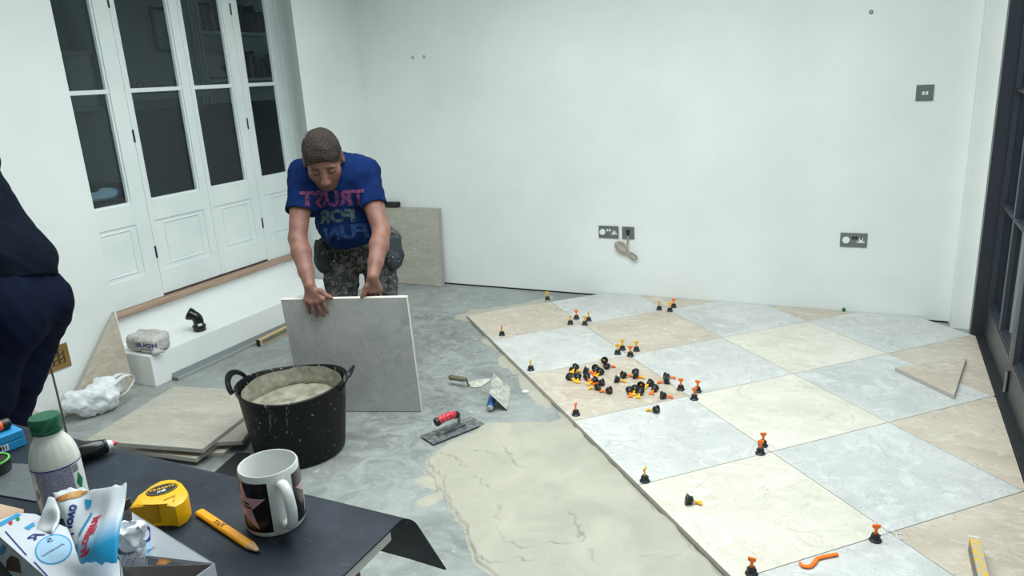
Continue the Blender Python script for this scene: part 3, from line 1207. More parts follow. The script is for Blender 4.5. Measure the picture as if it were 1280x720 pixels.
# ------------------------------------------------------------------ charcoal glazed doors on the right
y = DY1 - 0.002
n = 4
while y - 0.872 > DY0 - 0.02:
    n += 1
    ya, yb = y - 0.868, y
    xf, xb = FRAME_X, FRAME_X + 0.05
    pa, pb = ya + 0.075, yb - 0.03
    ym = (ya + yb) / 2
    bm = bmesh.new()
    box(bm, (xf, ya, 0.032), (xb, pa, DTOP - 0.003), None, 0.003)
    box(bm, (xf, pb, 0.032), (xb, yb, DTOP - 0.003), None, 0.003)
    box(bm, (xf, pa, 0.032), (xb, pb, 0.20), None, 0.003)
    box(bm, (xf, pa, DTOP - 0.1), (xb, pb, DTOP - 0.003), None, 0.003)
    d = struct('door_%d' % n, bm, 'dark_frame')
    d['label'] = 'charcoal glazed door leaf, number %d from the white pipe boxing' % (n - 4)
    m = obj('muntin', boxbm((xf + 0.004, ym - 0.02, 0.201), (xb - 0.004, ym + 0.02, DTOP - 0.101), None, 0.005), 'dark_frame', d)
    zs = [0.20, 0.757, 1.33, 1.90, DTOP - 0.1]
    for (qa, qb) in ((pa, ym - 0.02), (ym + 0.02, pb)):
        for z in zs[1:4]:
            bm = bmesh.new()
            box(bm, (xf + 0.006, qa + 0.0005, z - 0.010), (xb - 0.006, qb - 0.0005, z + 0.010), None, 0.003)
            box(bm, (xf + 0.002, qa + 0.0005, z - 0.004), (xf + 0.007, qb - 0.0005, z + 0.004))
            obj('glazing_bar', bm, 'dark_frame', d)
        bm = bmesh.new()
        for k, (o1, o2) in enumerate(((0.0, 0.010), (0.010, 0.018))):
            box(bm, (xf + 0.006 + k * 0.008, qa + 0.0005, 0.2005 + o1), (xb - 0.006, qb - 0.0005, 0.2005 + o2))
        obj('sill_bead', bm, 'dark_frame', d)
        for k in range(4):
            obj('pane', boxbm((xf + 0.024, qa, zs[k] + 0.018 if k == 0 else zs[k] + 0.01), (xf + 0.028, qb, zs[k + 1] - (0.01 if k < 3 else 0))), 'glass', d)
    for z in (0.11, 1.1, 2.05):
        bm = bmesh.new()
        lathe(bm, [(0, -0.05), (0.009, -0.05), (0.009, 0.05), (0, 0.05)], 10, Matrix.Translation((xf - 0.008, ya + 0.001, z)))
        obj('hinge', bm, 'nickel', d, True)
    y = ya - 0.004

# outside, beyond the charcoal doors
struct('patio', boxbm((2.33, -7.0, -0.12), (7.0, 5.0, -0.02)), 'patio')
struct('garden_wall', boxbm((6.2, -7.0, -0.02), (6.5, 5.0, 1.9)), 'render')
struct('garden_wall_side', boxbm((2.51, 2.6, -0.02), (6.2, 2.85, 2.6)), 'render')

# ------------------------------------------------------------------ the dim room behind the folding doors
RX = -5.3
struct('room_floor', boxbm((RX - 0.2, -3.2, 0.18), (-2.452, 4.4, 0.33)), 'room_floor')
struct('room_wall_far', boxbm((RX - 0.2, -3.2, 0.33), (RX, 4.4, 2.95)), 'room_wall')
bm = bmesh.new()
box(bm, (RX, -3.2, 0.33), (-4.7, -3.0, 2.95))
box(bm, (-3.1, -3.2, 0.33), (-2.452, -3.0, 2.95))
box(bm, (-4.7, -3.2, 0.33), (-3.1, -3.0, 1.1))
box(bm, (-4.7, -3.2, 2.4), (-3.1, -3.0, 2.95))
struct('room_wall_near_end', bm, 'room_wall')  # opening in this unseen wall is added to let sky light into the room
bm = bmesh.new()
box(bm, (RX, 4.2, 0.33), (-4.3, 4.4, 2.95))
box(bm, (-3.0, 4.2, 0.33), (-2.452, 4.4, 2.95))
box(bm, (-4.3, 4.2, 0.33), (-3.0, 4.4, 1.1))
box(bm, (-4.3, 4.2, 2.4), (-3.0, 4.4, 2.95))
struct('room_wall_far_end', bm, 'room_wall')  # second added opening, out of view, to brighten the bookcase end
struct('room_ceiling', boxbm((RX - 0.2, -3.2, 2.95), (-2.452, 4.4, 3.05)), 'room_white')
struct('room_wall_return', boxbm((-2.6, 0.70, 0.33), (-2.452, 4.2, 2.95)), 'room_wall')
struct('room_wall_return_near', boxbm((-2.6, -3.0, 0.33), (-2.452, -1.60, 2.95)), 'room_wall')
# projecting chimney breast with fluted edge
cb = struct('chimney_breast', boxbm((RX + 0.001, 0.72, 0.331), (RX + 0.35, 2.0, 2.949)), 'room_wall')
bm = bmesh.new()
for k in range(3):
    box(bm, (RX + 0.352, 1.85 + k * 0.045, 0.331), (RX + 0.366, 1.875 + k * 0.045, 2.94))
obj('pilaster_strip', bm, 'room_white', cb)


def picture(y0, y1, z0, z1, x, label, fw=0.03):
    t = thing('picture_frame', label, 'picture', (x, (y0 + y1) / 2, (z0 + z1) / 2))
    w, h = (y1 - y0) / 2, (z1 - z0) / 2
    bm = bmesh.new()
    box(bm, (0.001, -w, -h), (0.022, -w + fw, h))
    box(bm, (0.001, w - fw, -h), (0.022, w, h))
    box(bm, (0.001, -w + fw, h - fw), (0.022, w - fw, h))
    box(bm, (0.001, -w + fw, -h), (0.022, w - fw, -h + fw))
    obj('frame', bm, 'black_plastic', t)
    a = obj('artwork', boxbm((0.002, -w + fw, -h + fw), (0.008, w - fw, h - fw)), 'art_paper', t)
    bm = prism(bmesh.new(), [(0.3 * w, -0.2 * h), (0.75 * w, -0.5 * h), (0.8 * w, 0.1 * h), (0.5 * w, 0.25 * h)], 0.008, 0.009,
               Matrix(((0, 0, 1, 0), (1, 0, 0, 0), (0, 1, 0, 0), (0, 0, 0, 1))))
    obj('ink_shape', bm, 'book3', a)
    return t


fx = RX + 0.351
pL, pR = onX(185, 8, fx), onX(222, 66, fx)
picture(pL.y, pR.y + 0.03, pR.z, pL.z, fx, 'large dark-framed picture on the wall seen through the white doors')
# mantel shelf with a dark ornament
mz = onX(190, 112, fx).z
mt = tag(obj('mantel_shelf', boxbm((fx + 0.001, 0.80, mz - 0.10), (fx + 0.2, 1.78, mz - 0.04), None, 0.006), 'room_white'), 'pale mantel shelf seen dimly through the folding doors', 'shelf')
t = thing('ornament', 'dark low ornament with two loops on the mantel shelf', 'ornament', (fx + 0.1, onX(190, 105, fx).y, mz - 0.039))
obj('tray', boxbm((-0.06, -0.24, 0), (0.06, 0.24, 0.05), None, 0.008), 'black_plastic', t)
for s in (-1, 1):
    bm = tube(bmesh.new(), [(0, s * 0.22 + 0.035 * math.cos(a), 0.085 + 0.035 * math.sin(a)) for a in np.linspace(0, 2 * math.pi, 16, False)], 0.006, 6, True)
    obj('loop_handle', bm, 'black_plastic', t, True)
obj('candle', boxbm((-0.02, -0.02, 0.05), (0.02, 0.04, 0.085)), 'cushion', t)

# alcove bookcase right of the chimney breast
by0, by1 = 2.01, 4.0
bx0, bx1 = RX + 0.002, RX + 0.30
bc = thing('bookcase', 'white alcove bookcase full of books beyond the folding doors', 'bookcase', (RX, by0, 0.331))
obj('upright', boxbm((0.002, 0.0, 0), (0.30, 0.04, 2.5)), 'room_white', bc)
obj('upright', boxbm((0.002, by1 - by0 - 0.04, 0), (0.30, by1 - by0, 2.5)), 'room_white', bc)
obj('cupboard', boxbm((0.002, 0.041, 0), (0.34, by1 - by0 - 0.041, 0.55)), 'room_white', bc)
shelf_z = []
for px in ((300, 40), (300, 98), (330, 178)):
    z = onX(px[0], px[1], RX + 0.3).z - 0.331
    shelf_z.append(z)
    obj('shelf', boxbm((0.002, 0.041, z - 0.03), (0.30, by1 - by0 - 0.041, z)), 'room_white', bc)
shelf_z.append(shelf_z[0] + 0.5)
obj('shelf', boxbm((0.002, 0.041, shelf_z[3] - 0.03), (0.30, by1 - by0 - 0.041, shelf_z[3])), 'room_white', bc)
bmeshes = []
for k in range(6):
    bm = bmesh.new()
    w, h = 0.028 + 0.008 * (k % 3), 0.21 + 0.03 * (k % 4)
    box(bm, (0, 0, 0), (0.17, w, h))
    me = bpy.data.meshes.new('book')
    bm.to_mesh(me)
    bm.free()
    me.materials.append(M['book%d' % k])
    bmeshes.append((me, w))
names = ['brown', 'navy', 'tan', 'black', 'rust', 'cream']
for si, (a, b) in ((0, (0.12, 1.25)), (1, (0.50, 0.90)), (1, (1.15, 1.45)), (2, (0.3, 1.2))):
    yy = a
    while yy < b:
        k = rnd.randrange(6)
        me, w = bmeshes[k]
        o = bpy.data.objects.new('book', me)
        COL.objects.link(o)
        o.location = (RX + 0.08, by0 + yy, 0.331 + shelf_z[si] + 0.001)
        sh = ('upper', 'middle', 'lower')[si]
        tag(o, '%s book standing on the %s shelf of the bookcase behind the doors' % (names[k], sh), 'book', 'books on the bookcase behind the doors')
        yy += w + 0.003
t = picture(by0 + 0.06, by0 + 0.42, shelf_z[1] + 0.335, shelf_z[1] + 0.62, RX + 0.18, 'small dark framed photo standing on a bookcase shelf', 0.025)

# dark sofa, its back to the doors
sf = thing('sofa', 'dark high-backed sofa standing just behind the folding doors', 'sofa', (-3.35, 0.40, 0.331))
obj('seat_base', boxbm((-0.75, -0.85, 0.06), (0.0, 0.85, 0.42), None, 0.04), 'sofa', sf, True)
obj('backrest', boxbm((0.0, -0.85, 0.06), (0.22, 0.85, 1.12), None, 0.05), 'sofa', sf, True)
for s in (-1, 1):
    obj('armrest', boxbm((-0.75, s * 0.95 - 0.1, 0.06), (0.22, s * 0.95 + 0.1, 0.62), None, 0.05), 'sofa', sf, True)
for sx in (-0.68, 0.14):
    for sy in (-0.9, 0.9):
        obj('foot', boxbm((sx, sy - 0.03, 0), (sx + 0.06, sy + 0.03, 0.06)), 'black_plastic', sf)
# low table and things near the near-end pane
tb = thing('side_table', 'dark wooden side table seen through the nearest pane', 'table', (-3.0, -1.18, 0.331))
obj('top', boxbm((-0.3, -0.52, 0.52), (0.3, 0.40, 0.56), None, 0.006), 'room_floor', tb)
for sx in (-0.26, 0.22):
    for sy in (-0.38, 0.34):
        obj('leg', boxbm((sx, sy, 0), (sx + 0.04, sy + 0.04, 0.52)), 'room_floor', tb)
v = Vox((-3.25, -1.25, 0.85), (-2.75, -0.65, 1.1), 0.008)
v.ell((-3.0, -0.96, 0.915), ((1, 0, 0), (0, 1, 0), (0, 0, 1)), (0.10, 0.16, 0.03), 0.02)
v.ell((-2.98, -0.87, 0.93), ((1, 0, 0), (0, 1, 0), (0, 0, 1)), (0.05, 0.07, 0.035), 0.02)
v.warp(wob(70, 0.006, 3))
me = v.mesh('plastic_parcel')
zmin = min(p.co.z for p in me.vertices)
for p in me.vertices:
    p.co.z += 0.892 - zmin
tag(link('plastic_parcel', me, 'bag'), 'pale crumpled plastic parcel on the dark table behind the glass', 'parcel')
bk = thing('wall_shelf', 'dim wall shelf with boxes seen through the nearest door leaf', 'shelf', (RX, -0.32, 1.2))
for z in (0.24, 0.74):
    obj('shelf', boxbm((0.002, 0, z), (0.3, 1.02, z + 0.03)), 'room_white', bk)
obj('upright', boxbm((0.002, 0.97, 0.271), (0.3, 1.0, 0.739)), 'room_white', bk)
for k, (yy, w, h) in enumerate(((0.1, 0.2, 0.25), (0.4, 0.3, 0.18))):
    tag(obj('storage_box', boxbm((RX + 0.05, -0.32 + yy, 1.971), (RX + 0.25, -0.32 + yy + w, 1.971 + h), None, 0.005), 'book1' if k else 'book3'),
        ('low navy' if k else 'tall black') + ' storage box on the dim wall shelf', 'box')


# ================================================================== the man with the tile
BR = onZ(527, 515)
TU = Vector((-0.947132, -0.320844, 0))          # along the tile, towards the picture's left
TN = Vector((0.320844, -0.947132, 0))           # out of its face
LEAN = math.radians(6)
TUP = Vector((0, 0, math.cos(LEAN))) + TN * math.sin(LEAN)
tile_m = mtx_frame(BR + TUP * 0.0005, -TU, TUP)
me, c = tile_mesh([Vector(p) for p in ((-0.6, 0.0), (0, 0), (0, 0.6), (-0.6, 0.6))], 0.020, 'tile_lightgrey', 'tile_edge_light')
o = link('floor_tile', me)
# the back lower edge rests on the screed
o.matrix_world = tile_m @ Matrix.Translation((c.x, c.y + 0.0022, -0.020))
tag(o, 'large square pale grey tile held upright on edge by the man in the blue shirt', 'tile')
TZN = -TU.cross(TUP)
if TZN.dot(TN) < 0:
    TZN = -TZN
TILE_TOP = BR + TUP * 0.603


def tp(x, y, off):
    """point on the held tile's face plane, moved off towards the viewer's side"""
    d = Vector(ray(x, y))
    P0 = BR + TZN * off
    return Vector(CAM) + d * ((P0 - Vector(CAM)).dot(TZN) / d.dot(TZN))


def ortho(f, up):
    f = Vector(f).normalized()
    s = f.cross(Vector(up)).normalized()
    return f, s, s.cross(f)


def person_head(v, O, F, U, sc=1.0, turn=None):
    """head on an existing field: F face direction, U crown direction"""
    F = Vector(F).normalized()
    U = (Vector(U) - F * Vector(U).dot(F)).normalized()
    S = U.cross(F)
    ax = (S, F, U)

    def q(s, f, u):
        return O + (S * s + F * f + U * u) * sc

    def e(c, r, k=0.015, op='add'):
        v.ell(q(*c), ax, [x * sc for x in r], k, op)
    e((0, -0.008, 0.035), (0.076, 0.098, 0.088))
    e((0, 0.036, -0.035), (0.066, 0.066, 0.086), 0.03)
    e((0, 0.066, -0.092), (0.040, 0.03, 0.026), 0.025)
    for s in (-1, 1):
        e((s * 0.042, 0.058, -0.022), (0.026, 0.026, 0.03), 0.02)      # cheek
        e((s * 0.034, 0.103, 0.008), (0.020, 0.014, 0.012), 0.012, 'cut')  # eye socket
        e((s * 0.033, 0.083, 0.007), (0.016, 0.014, 0.011), 0.006)     # eyelid
        e((s * 0.030, 0.083, 0.026), (0.026, 0.011, 0.007), 0.012)     # brow
        e((s * 0.080, -0.005, -0.002), (0.012, 0.022, 0.034), 0.006)   # ear
        e((s * 0.088, 0.000, 0.002), (0.007, 0.012, 0.020), 0.004, 'cut')
        e((s * 0.012, 0.110, -0.036), (0.010, 0.011, 0.008), 0.006)    # nostril
    v.cone(q(0, 0.094, 0.014), q(0, 0.118, -0.030), 0.010 * sc, 0.014 * sc, 0.010)
    e((0, 0.092, -0.060), (0.026, 0.014, 0.007), 0.006)                # upper lip
    e((0, 0.090, -0.074), (0.022, 0.013, 0.007), 0.006)
    v.cone(q(-0.024, 0.106, -0.067), q(0.024, 0.106, -0.067), 0.003 * sc, 0.003 * sc, 0.003, None, 'cut')
    return q, S, F, U


def hand(v, wrist, kn, tips, thumb, r=0.0085, bend=None, pk=0.010):
    """palm from the wrist to four knuckles, each finger its own bent chain, thumb from the palm's side"""
    for k in kn:
        v.cone(wrist.lerp(k, 0.12), k, 0.017, 0.0125, 0.012)
    for i in range(3):
        v.cone(kn[i], kn[i + 1], 0.0115, 0.0115, 0.008)
    for i, (k, t) in enumerate(zip(kn, tips)):
        m1 = k.lerp(t, 0.42) + (bend if bend else Vector((0, 0, 0)))
        m2 = k.lerp(t, 0.75) + (bend * 0.7 if bend else Vector((0, 0, 0)))
        rr = r * (1.0, 1.05, 1.0, 0.88)[i]
        v.chain([k, m1, m2, t], [rr * 1.12, rr * 1.02, rr * 0.95, rr * 0.84], 0.004)
    v.chain(thumb, [0.015, 0.0125, 0.0108, 0.0095][:len(thumb)], 0.006)


FD = Vector((0.5, -0.866, 0))
LAT = Vector((0.866, 0.5, 0))
UPV = Vector((0, 0, 1))
HEAD = at(404, 199, 3.50)
pitch = math.radians(37)
HF = (FD + LAT * 0.12).normalized() * math.cos(pitch) - UPV * math.sin(pitch)
HU = FD * math.sin(pitch) + UPV * math.cos(pitch)
CH = at(421, 222, 3.66)
BELLY = at(436, 272, 3.76)
PEL = at(449, 312, 3.92)
SHL, SHR = at(379, 220, 3.62), at(456, 217, 3.64)
ELL, ELR = at(372, 298, 3.52), at(477, 290, 3.54)
WRL, WRR = tp(387, 357, -0.006), tp(466, 346, -0.035)
HPL, HPR = at(426, 320, 3.93), at(474, 314, 3.94)
KNL, KNR = at(428, 390, 3.90), at(479, 383, 3.93)
ANL = Vector((KNL.x - 0.05, KNL.y + 0.09, 0.10))
ANR = Vector((KNR.x - 0.03, KNR.y + 0.09, 0.10))
man = thing('person', 'man in a royal blue printed t-shirt bending over the tile he holds', 'person', ((ANL.x + ANR.x) / 2, (ANL.y + ANR.y) / 2, 0))
MI = Matrix.Translation(man.location).inverted()


def attach(o, root):
    o.parent = root
    o.matrix_parent_inverse = Matrix.Translation(root.location).inverted()
    return o


HAX = None


def man_body():
    global HAX
    v = Vox((-1.55, -1.75, 0.0), (0.05, -0.35, 1.50), 0.0045)
    # lower body under the clothes
    v.cone(HPL, HPR, 0.10, 0.10, 0.03)
    for h, k, a in ((HPL, KNL, ANL), (HPR, KNR, ANR)):
        v.chain([h, k, a], [0.078, 0.056, 0.042], 0.02)
    v.chain([PEL, BELLY, CH], [0.095, 0.085, 0.10], 0.04, (LAT, 1.25))
    v.cone(CH + (SHL - CH) * 0.6, CH + (SHR - CH) * 0.6, 0.075, 0.075, 0.04)
    # arms
    for sh, el, wr in ((SHL, ELL, WRL), (SHR, ELR, WRR)):
        m = sh.lerp(el, 0.5)
        f1 = el.lerp(wr, 0.3)
        v.chain([sh, m, el], [0.056, 0.050, 0.042], 0.02)
        v.chain([el, f1, el.lerp(wr, 0.7), wr], [0.042, 0.045, 0.034, 0.0265], 0.015)
    # neck and head
    neck0 = CH + (HEAD - CH) * 0.2 + UPV * 0.02
    v.cone(neck0, HEAD - HU * 0.05 - HF * 0.02, 0.064, 0.058, 0.03)
    q, S, F, U = person_head(v, HEAD, HF, HU, 1.08)
    HAX = (q, S, F, U)
    # the hand laid over the tile's top edge
    kn = [tp(403, 374, 0.018), tp(396.5, 377, 0.020), tp(389, 378, 0.020), tp(382.5, 375, 0.016)]
    tips = [tp(410, 390, 0.0095), tp(404.5, 395, 0.0095), tp(396.5, 395.5, 0.0095), tp(387.5, 391.5, 0.009)]
    thumb = [WRL + Vector((0.012, 0, -0.02)), tp(401, 364, 0.006), tp(408, 369.5, 0.004), tp(414, 372.2, 0.001)]
    hand(v, WRL, kn, tips, thumb, 0.0085, TZN * 0.006)
    # the hand gripping the top edge from behind
    kn = [tp(457, 361, -0.030), tp(463, 363.5, -0.040), tp(469, 363.5, -0.042), tp(475, 361, -0.040)]
    tips = [tp(455.5, 386, -0.0305), tp(462, 388, -0.0305), tp(468.5, 387, -0.0305), tp(475, 384, -0.0305)]
    thumb = [WRR.lerp(kn[0], 0.35), tp(458.5, 358, -0.018), tp(455.5, 366, -0.010), tp(452.5, 371, -0.004)]
    hand(v, WRR, kn, tips, thumb, 0.0085, -TZN * 0.008)
    me = v.mesh('body')
    # hue of stubble, lips and brows
    co = np.empty(len(me.vertices) * 3, np.float32)
    me.vertices.foreach_get('co', co)
    co = co.reshape(-1, 3) - np.array(HEAD)
    s, f, u = co @ np.array(S), co @ np.array(F), co @ np.array(U)
    s, f, u = s / 1.08, f / 1.08, u / 1.08
    inh = (np.abs(s) < 0.1) & (np.abs(f) < 0.15) & (u > -0.13) & (u < 0.13)
    tint = np.zeros(len(co), np.float32)
    beard = np.clip((-u - 0.045) / 0.03, 0, 1) * np.clip((f + 0.01) / 0.04, 0, 1) * 0.40
    tint = np.where(inh, np.maximum(tint, beard), tint)
    brow = (np.abs(u - 0.029) < 0.0055) & (np.abs(np.abs(s) - 0.031) < 0.018) & (f > 0.06)
    lid = (np.abs(u - 0.001) < 0.0035) & (np.abs(np.abs(s) - 0.033) < 0.014) & (f > 0.06)
    lip = (np.abs(u + 0.067) < 0.006) & (np.abs(s) < 0.022) & (f > 0.07)
    tint = np.where(inh & (brow | lid), 0.85, tint)
    tint = np.where(inh & lip, 0.45, tint)
    a = me.attributes.new('tint', 'FLOAT', 'POINT')
    a.data.foreach_set('value', tint)
    return attach(link('body', me, 'skin'), man)


man_body()


def man_hair():
    q, S, F, U = HAX
    sc = 1.08
    v = Vox(tuple(HEAD - Vector((0.18, 0.18, 0.18))), tuple(HEAD + Vector((0.18, 0.18, 0.2))), 0.0035)
    v.ell(q(0, -0.010, 0.040), (S, F, U), (0.0815 * sc, 0.106 * sc, 0.0905 * sc), 0.01)
    v.ell(q(0, -0.04, -0.005), (S, F, U), (0.0775 * sc, 0.068 * sc, 0.083 * sc), 0.02)
    v.warp(wob(60, 0.003, 5))
    v.warp(wob(420, 0.003, 6))
    # hairline over the forehead, round the ears, down to the nape
    nrm = F * 0.80 - U * 0.60
    v.plane(q(0, 0.082, 0.055), nrm)
    for s in (-1, 1):
        v.ell(q(s * 0.085, 0.012, -0.02), (S, F, U), (0.03, 0.045, 0.045), 0.006, 'cut')
    v.plane(q(0, -0.05, -0.075), -U)
    return attach(link('hair', v.mesh('hair'), 'hair'), man)


man_hair()


def man_shirt():
    v = Vox((-1.5, -1.65, 0.55), (0.0, -0.55, 1.45), 0.005)
    v.chain([PEL, BELLY, CH], [0.112, 0.108, 0.125], 0.05, (LAT, 1.28))
    # front of the shirt hangs away from the body
    v.chain([CH + FD * 0.04 - UPV * 0.03, BELLY + FD * 0.055 - UPV * 0.03, PEL + FD * 0.04 + UPV * 0.02], [0.10, 0.098, 0.092], 0.05, (LAT, 1.3))
    v.cone(CH + (SHL - CH) * 0.75, CH + (SHR - CH) * 0.75, 0.088, 0.088, 0.05)
    sl = []
    for sh, el in ((SHL, ELL), (SHR, ELR)):
        e = sh.lerp(el, 0.56)
        v.cone(sh, e, 0.072, 0.066, 0.045)
        sl.append((sh, el))
    w = wob(26, 0.006, 2)
    w2 = wob(60, 0.003, 12)
    v.warp(w)
    v.warp(w2)
    # sleeve ends, hem and neck opening
    for sh, el in sl:
        d = (el - sh).normalized()
        p = sh.lerp(el, 0.50)
        # cut only near the arm: subtract a fat cone below the cuff
        v.cone(p + d * 0.093, p + d * 0.25, 0.092, 0.10, 0.003, None, 'cut')
        v.cone(p + d * 0.0, p + d * 0.05, 0.052, 0.056, 0.003, None, 'cut')
    ax = (PEL - BELLY).normalized()
    v.plane(BELLY.lerp(PEL, 0.34), ax)
    q, S, F, U = HAX
    v.ell(HEAD - HU * 0.05 - HF * 0.02 + (CH - HEAD) * 0.12, (S, F, U), (0.080, 0.085, 0.10), 0.01, 'cut')
    me = v.mesh('t_shirt')
    return attach(link('t_shirt', me, 'tee_blue'), man)


shirt = man_shirt()


def man_trousers():
    v = Vox((-1.6, -1.7, 0.03), (0.1, -0.3, 1.0), 0.006)
    v.cone(HPL + UPV * 0.02, HPR + UPV * 0.02, 0.125, 0.125, 0.04)
    v.cone(PEL, BELLY.lerp(PEL, 0.4), 0.105, 0.10, 0.04, (LAT, 1.25))
    for h, k, a in ((HPL, KNL, ANL), (HPR, KNR, ANR)):
        v.chain([h, h.lerp(k, 0.5), k, k.lerp(a, 0.5), a], [0.104, 0.088, 0.080, 0.075, 0.070], 0.008)
    v.warp(wob(22, 0.008, 7))
    v.warp(wob(55, 0.005, 8))
    me = v.mesh('trousers')
    return attach(link('trousers', me, 'workwear'), man)


man_trousers()
# holster pockets and knee-pad pockets
for (px, py, t, w, h, s) in ((402, 318, 3.86, 0.062, 0.10, -1), (492, 312, 3.88, 0.068, 0.105, 1)):
    P = at(px, py, t)
    v = Vox(tuple(P - Vector((0.2, 0.2, 0.2))), tuple(P + Vector((0.2, 0.2, 0.2))), 0.006)
    d = (FD * 0.55 + LAT * s * 0.83).normalized()
    tq = d.cross(UPV)
    v.ell(P, (tq, d, UPV), (w, 0.030, h), 0.02)
    v.ell(P - UPV * h * 0.45, (tq, d, UPV), (w * 0.95, 0.036, h * 0.55), 0.02)
    v.plane(P + UPV * h * 0.72, UPV)
    v.warp(wob(50, 0.004, 20 + s))
    attach(link('holster_pocket', v.mesh('holster_pocket'), 'pocket'), man)
for K in (KNL, KNR):
    P = K + FD * 0.070
    v = Vox(tuple(P - Vector((0.15, 0.15, 0.15))), tuple(P + Vector((0.15, 0.15, 0.15))), 0.006)
    v.ell(P, (LAT, FD, UPV), (0.070, 0.026, 0.10), 0.02)
    v.warp(wob(40, 0.003, 3))
    attach(link('knee_pad_pocket', v.mesh('knee_pad_pocket'), 'workwear_dark'), man)
for A in (ANL, ANR):
    fd = FD
    v = Vox(tuple(Vector((A.x, A.y, 0)) - Vector((0.3, 0.3, 0.03))), tuple(Vector((A.x, A.y, 0)) + Vector((0.3, 0.3, 0.25))), 0.006)
    v.cone(Vector((A.x, A.y, 0.055)) - fd * 0.05, Vector((A.x, A.y, 0.045)) + fd * 0.15, 0.05, 0.045, 0.02)
    v.cone(Vector((A.x, A.y, 0.05)), A + UPV * 0.05, 0.05, 0.05, 0.02)
    v.plane((0, 0, 0.002), (0, 0, -1))
    attach(link('boot', v.mesh('boot'), 'workwear_dark'), man)


def decal(root, surf, body, size, centre, xdir, ydir, mat, name='lettering', bold=0.0, sx=1.0, sub=2, lift=0.0025, back=0.35):
    """lettering wrapped on a surface: each point is dropped on it along the normal direction"""
    m = mtx_frame(centre, xdir, ydir)
    z = Vector((m[0][2], m[1][2], m[2][2]))
    bm = text_mesh(body, size, True, 0.0, sub, bold)
    dg = BVHTree.FromPolygons([v.co for v in surf.data.vertices], [p.vertices for p in surf.data.polygons])
    bad = []
    for v in bm.verts:
        v.co.x *= sx
        p = m @ v.co
        hit = dg.ray_cast(p + z * back, -z, 2 * back)
        if hit[0] is None:
            bad.append(v)
            v.co = p
        else:
            v.co = hit[0] + z * lift
    if bad:
        bmesh.ops.delete(bm, geom=bad, context='VERTS')
    me = bpy.data.meshes.new(name)
    bm.to_mesh(me)
    bm.free()
    o = link(name, me, mat)
    o.parent = surf
    return o


XR, YU = Vector(_R[0]), -Vector(_R[1])
for body, px, py, t, size, mat, sx, rot in (('TRUST', 421, 251, 3.62, 0.094, 'print_pink', 1.05, 0.05), ('FOR', 426, 273, 3.68, 0.078, 'print_grey', 1.2, 0.05), ('FUN', 437, 293, 3.72, 0.085, 'print_blue', 1.30, 0.12)):
    o = decal(man, shirt, body, size, at(px, py, t), XR + YU * rot, YU - XR * rot, mat, 'chest_lettering', 0.004, sx)


# ------------------------------------------------------------------ the second worker, half out of frame
T2 = 2.46
F2 = Vector((-0.90, -0.43, 0)).normalized()
L2 = Vector((0.43, -0.90, 0)).normalized()
P2 = at(14, 384, T2)
W2 = at(10, 330, T2)
C2 = at(-58, 236, T2)
N2 = at(-100, 186, T2)
H2 = at(-146, 152, T2)
hip = [P2 + L2 * s * 0.085 - UPV * 0.03 for s in (1, -1)]
knee0 = at(-32, 566, T2)
knee = [knee0 + L2 * s * 0.085 for s in (1, -1)]
ank = [Vector((k.x, k.y, 0.09)) - F2 * 0.14 for k in knee]
other = thing('person', 'worker in a navy t-shirt and dark jeans leaning away beside the white wall', 'person', (P2.x, P2.y, 0))
sho = [C2.lerp(N2, 0.55) + L2 * s * 0.185 for s in (1, -1)]
elb = [s_ + F2 * 0.14 - UPV * 0.24 for s_ in sho]
wri = [e_ + F2 * 0.20 - UPV * 0.13 for e_ in elb]
v = Vox((-1.9, -3.4, 0.0), (-0.3, -2.0, 1.75), 0.006)
v.chain([P2, W2, C2], [0.10, 0.09, 0.105], 0.04, (L2, 1.3))
v.cone(sho[0].lerp(sho[1], 0.1), sho[0].lerp(sho[1], 0.9), 0.07, 0.07, 0.04)
v.cone(C2.lerp(N2, 0.7), H2, 0.06, 0.055, 0.03)
hf2 = (F2 - UPV * 0.5).normalized()
person_head(v, H2 + hf2 * 0.03, hf2, UPV + F2 * 0.5)
for k in range(2):
    v.chain([hip[k], knee[k], ank[k]], [0.078, 0.055, 0.042], 0.02)
    v.chain([sho[k], elb[k], wri[k]], [0.052, 0.042, 0.028], 0.015)
    w0 = wri[k]
    dd = (wri[k] - elb[k]).normalized()
    sd = L2
    kn = [w0 + dd * 0.085 + sd * (i - 1.5) * 0.020 for i in range(4)]
    tips = [p + dd * (0.06, 0.072, 0.067, 0.05)[i] - UPV * 0.03 for i, p in enumerate(kn)]
    sg = 1 if k else -1
    hand(v, w0, kn, tips, [w0 + dd * 0.02 + sd * 0.012 * sg, w0 + dd * 0.05 + sd * 0.04 * sg, w0 + dd * 0.085 + sd * 0.052 * sg])
attach(link('body', v.mesh('body'), 'skin'), other)
v = Vox(tuple(H2 - Vector((0.22, 0.22, 0.2))), tuple(H2 + Vector((0.2, 0.2, 0.22))), 0.006)
hs = (UPV + F2 * 0.5).normalized()
v.ell(H2 + hf2 * 0.018 + hs * 0.05, (L2, hf2, hs), (0.085, 0.10, 0.09), 0.02)
v.plane(H2 + hf2 * 0.10 + hs * 0.07, hf2 * 0.8 - hs * 0.6)
v.plane(H2 - hs * 0.05, -hs)
attach(link('hair', v.mesh('hair'), 'hair'), other)
v = Vox((-1.9, -3.3, 0.5), (-0.3, -2.0, 1.65), 0.006)
v.chain([P2, W2, C2], [0.125, 0.116, 0.130], 0.05, (L2, 1.35))
v.cone(sho[0].lerp(sho[1], 0.1), sho[0].lerp(sho[1], 0.9), 0.088, 0.088, 0.05)
for k in range(2):
    v.cone(sho[k], sho[k].lerp(elb[k], 0.6), 0.070, 0.066, 0.04)
v.warp(wob(24, 0.007, 31))
v.warp(wob(60, 0.003, 32))
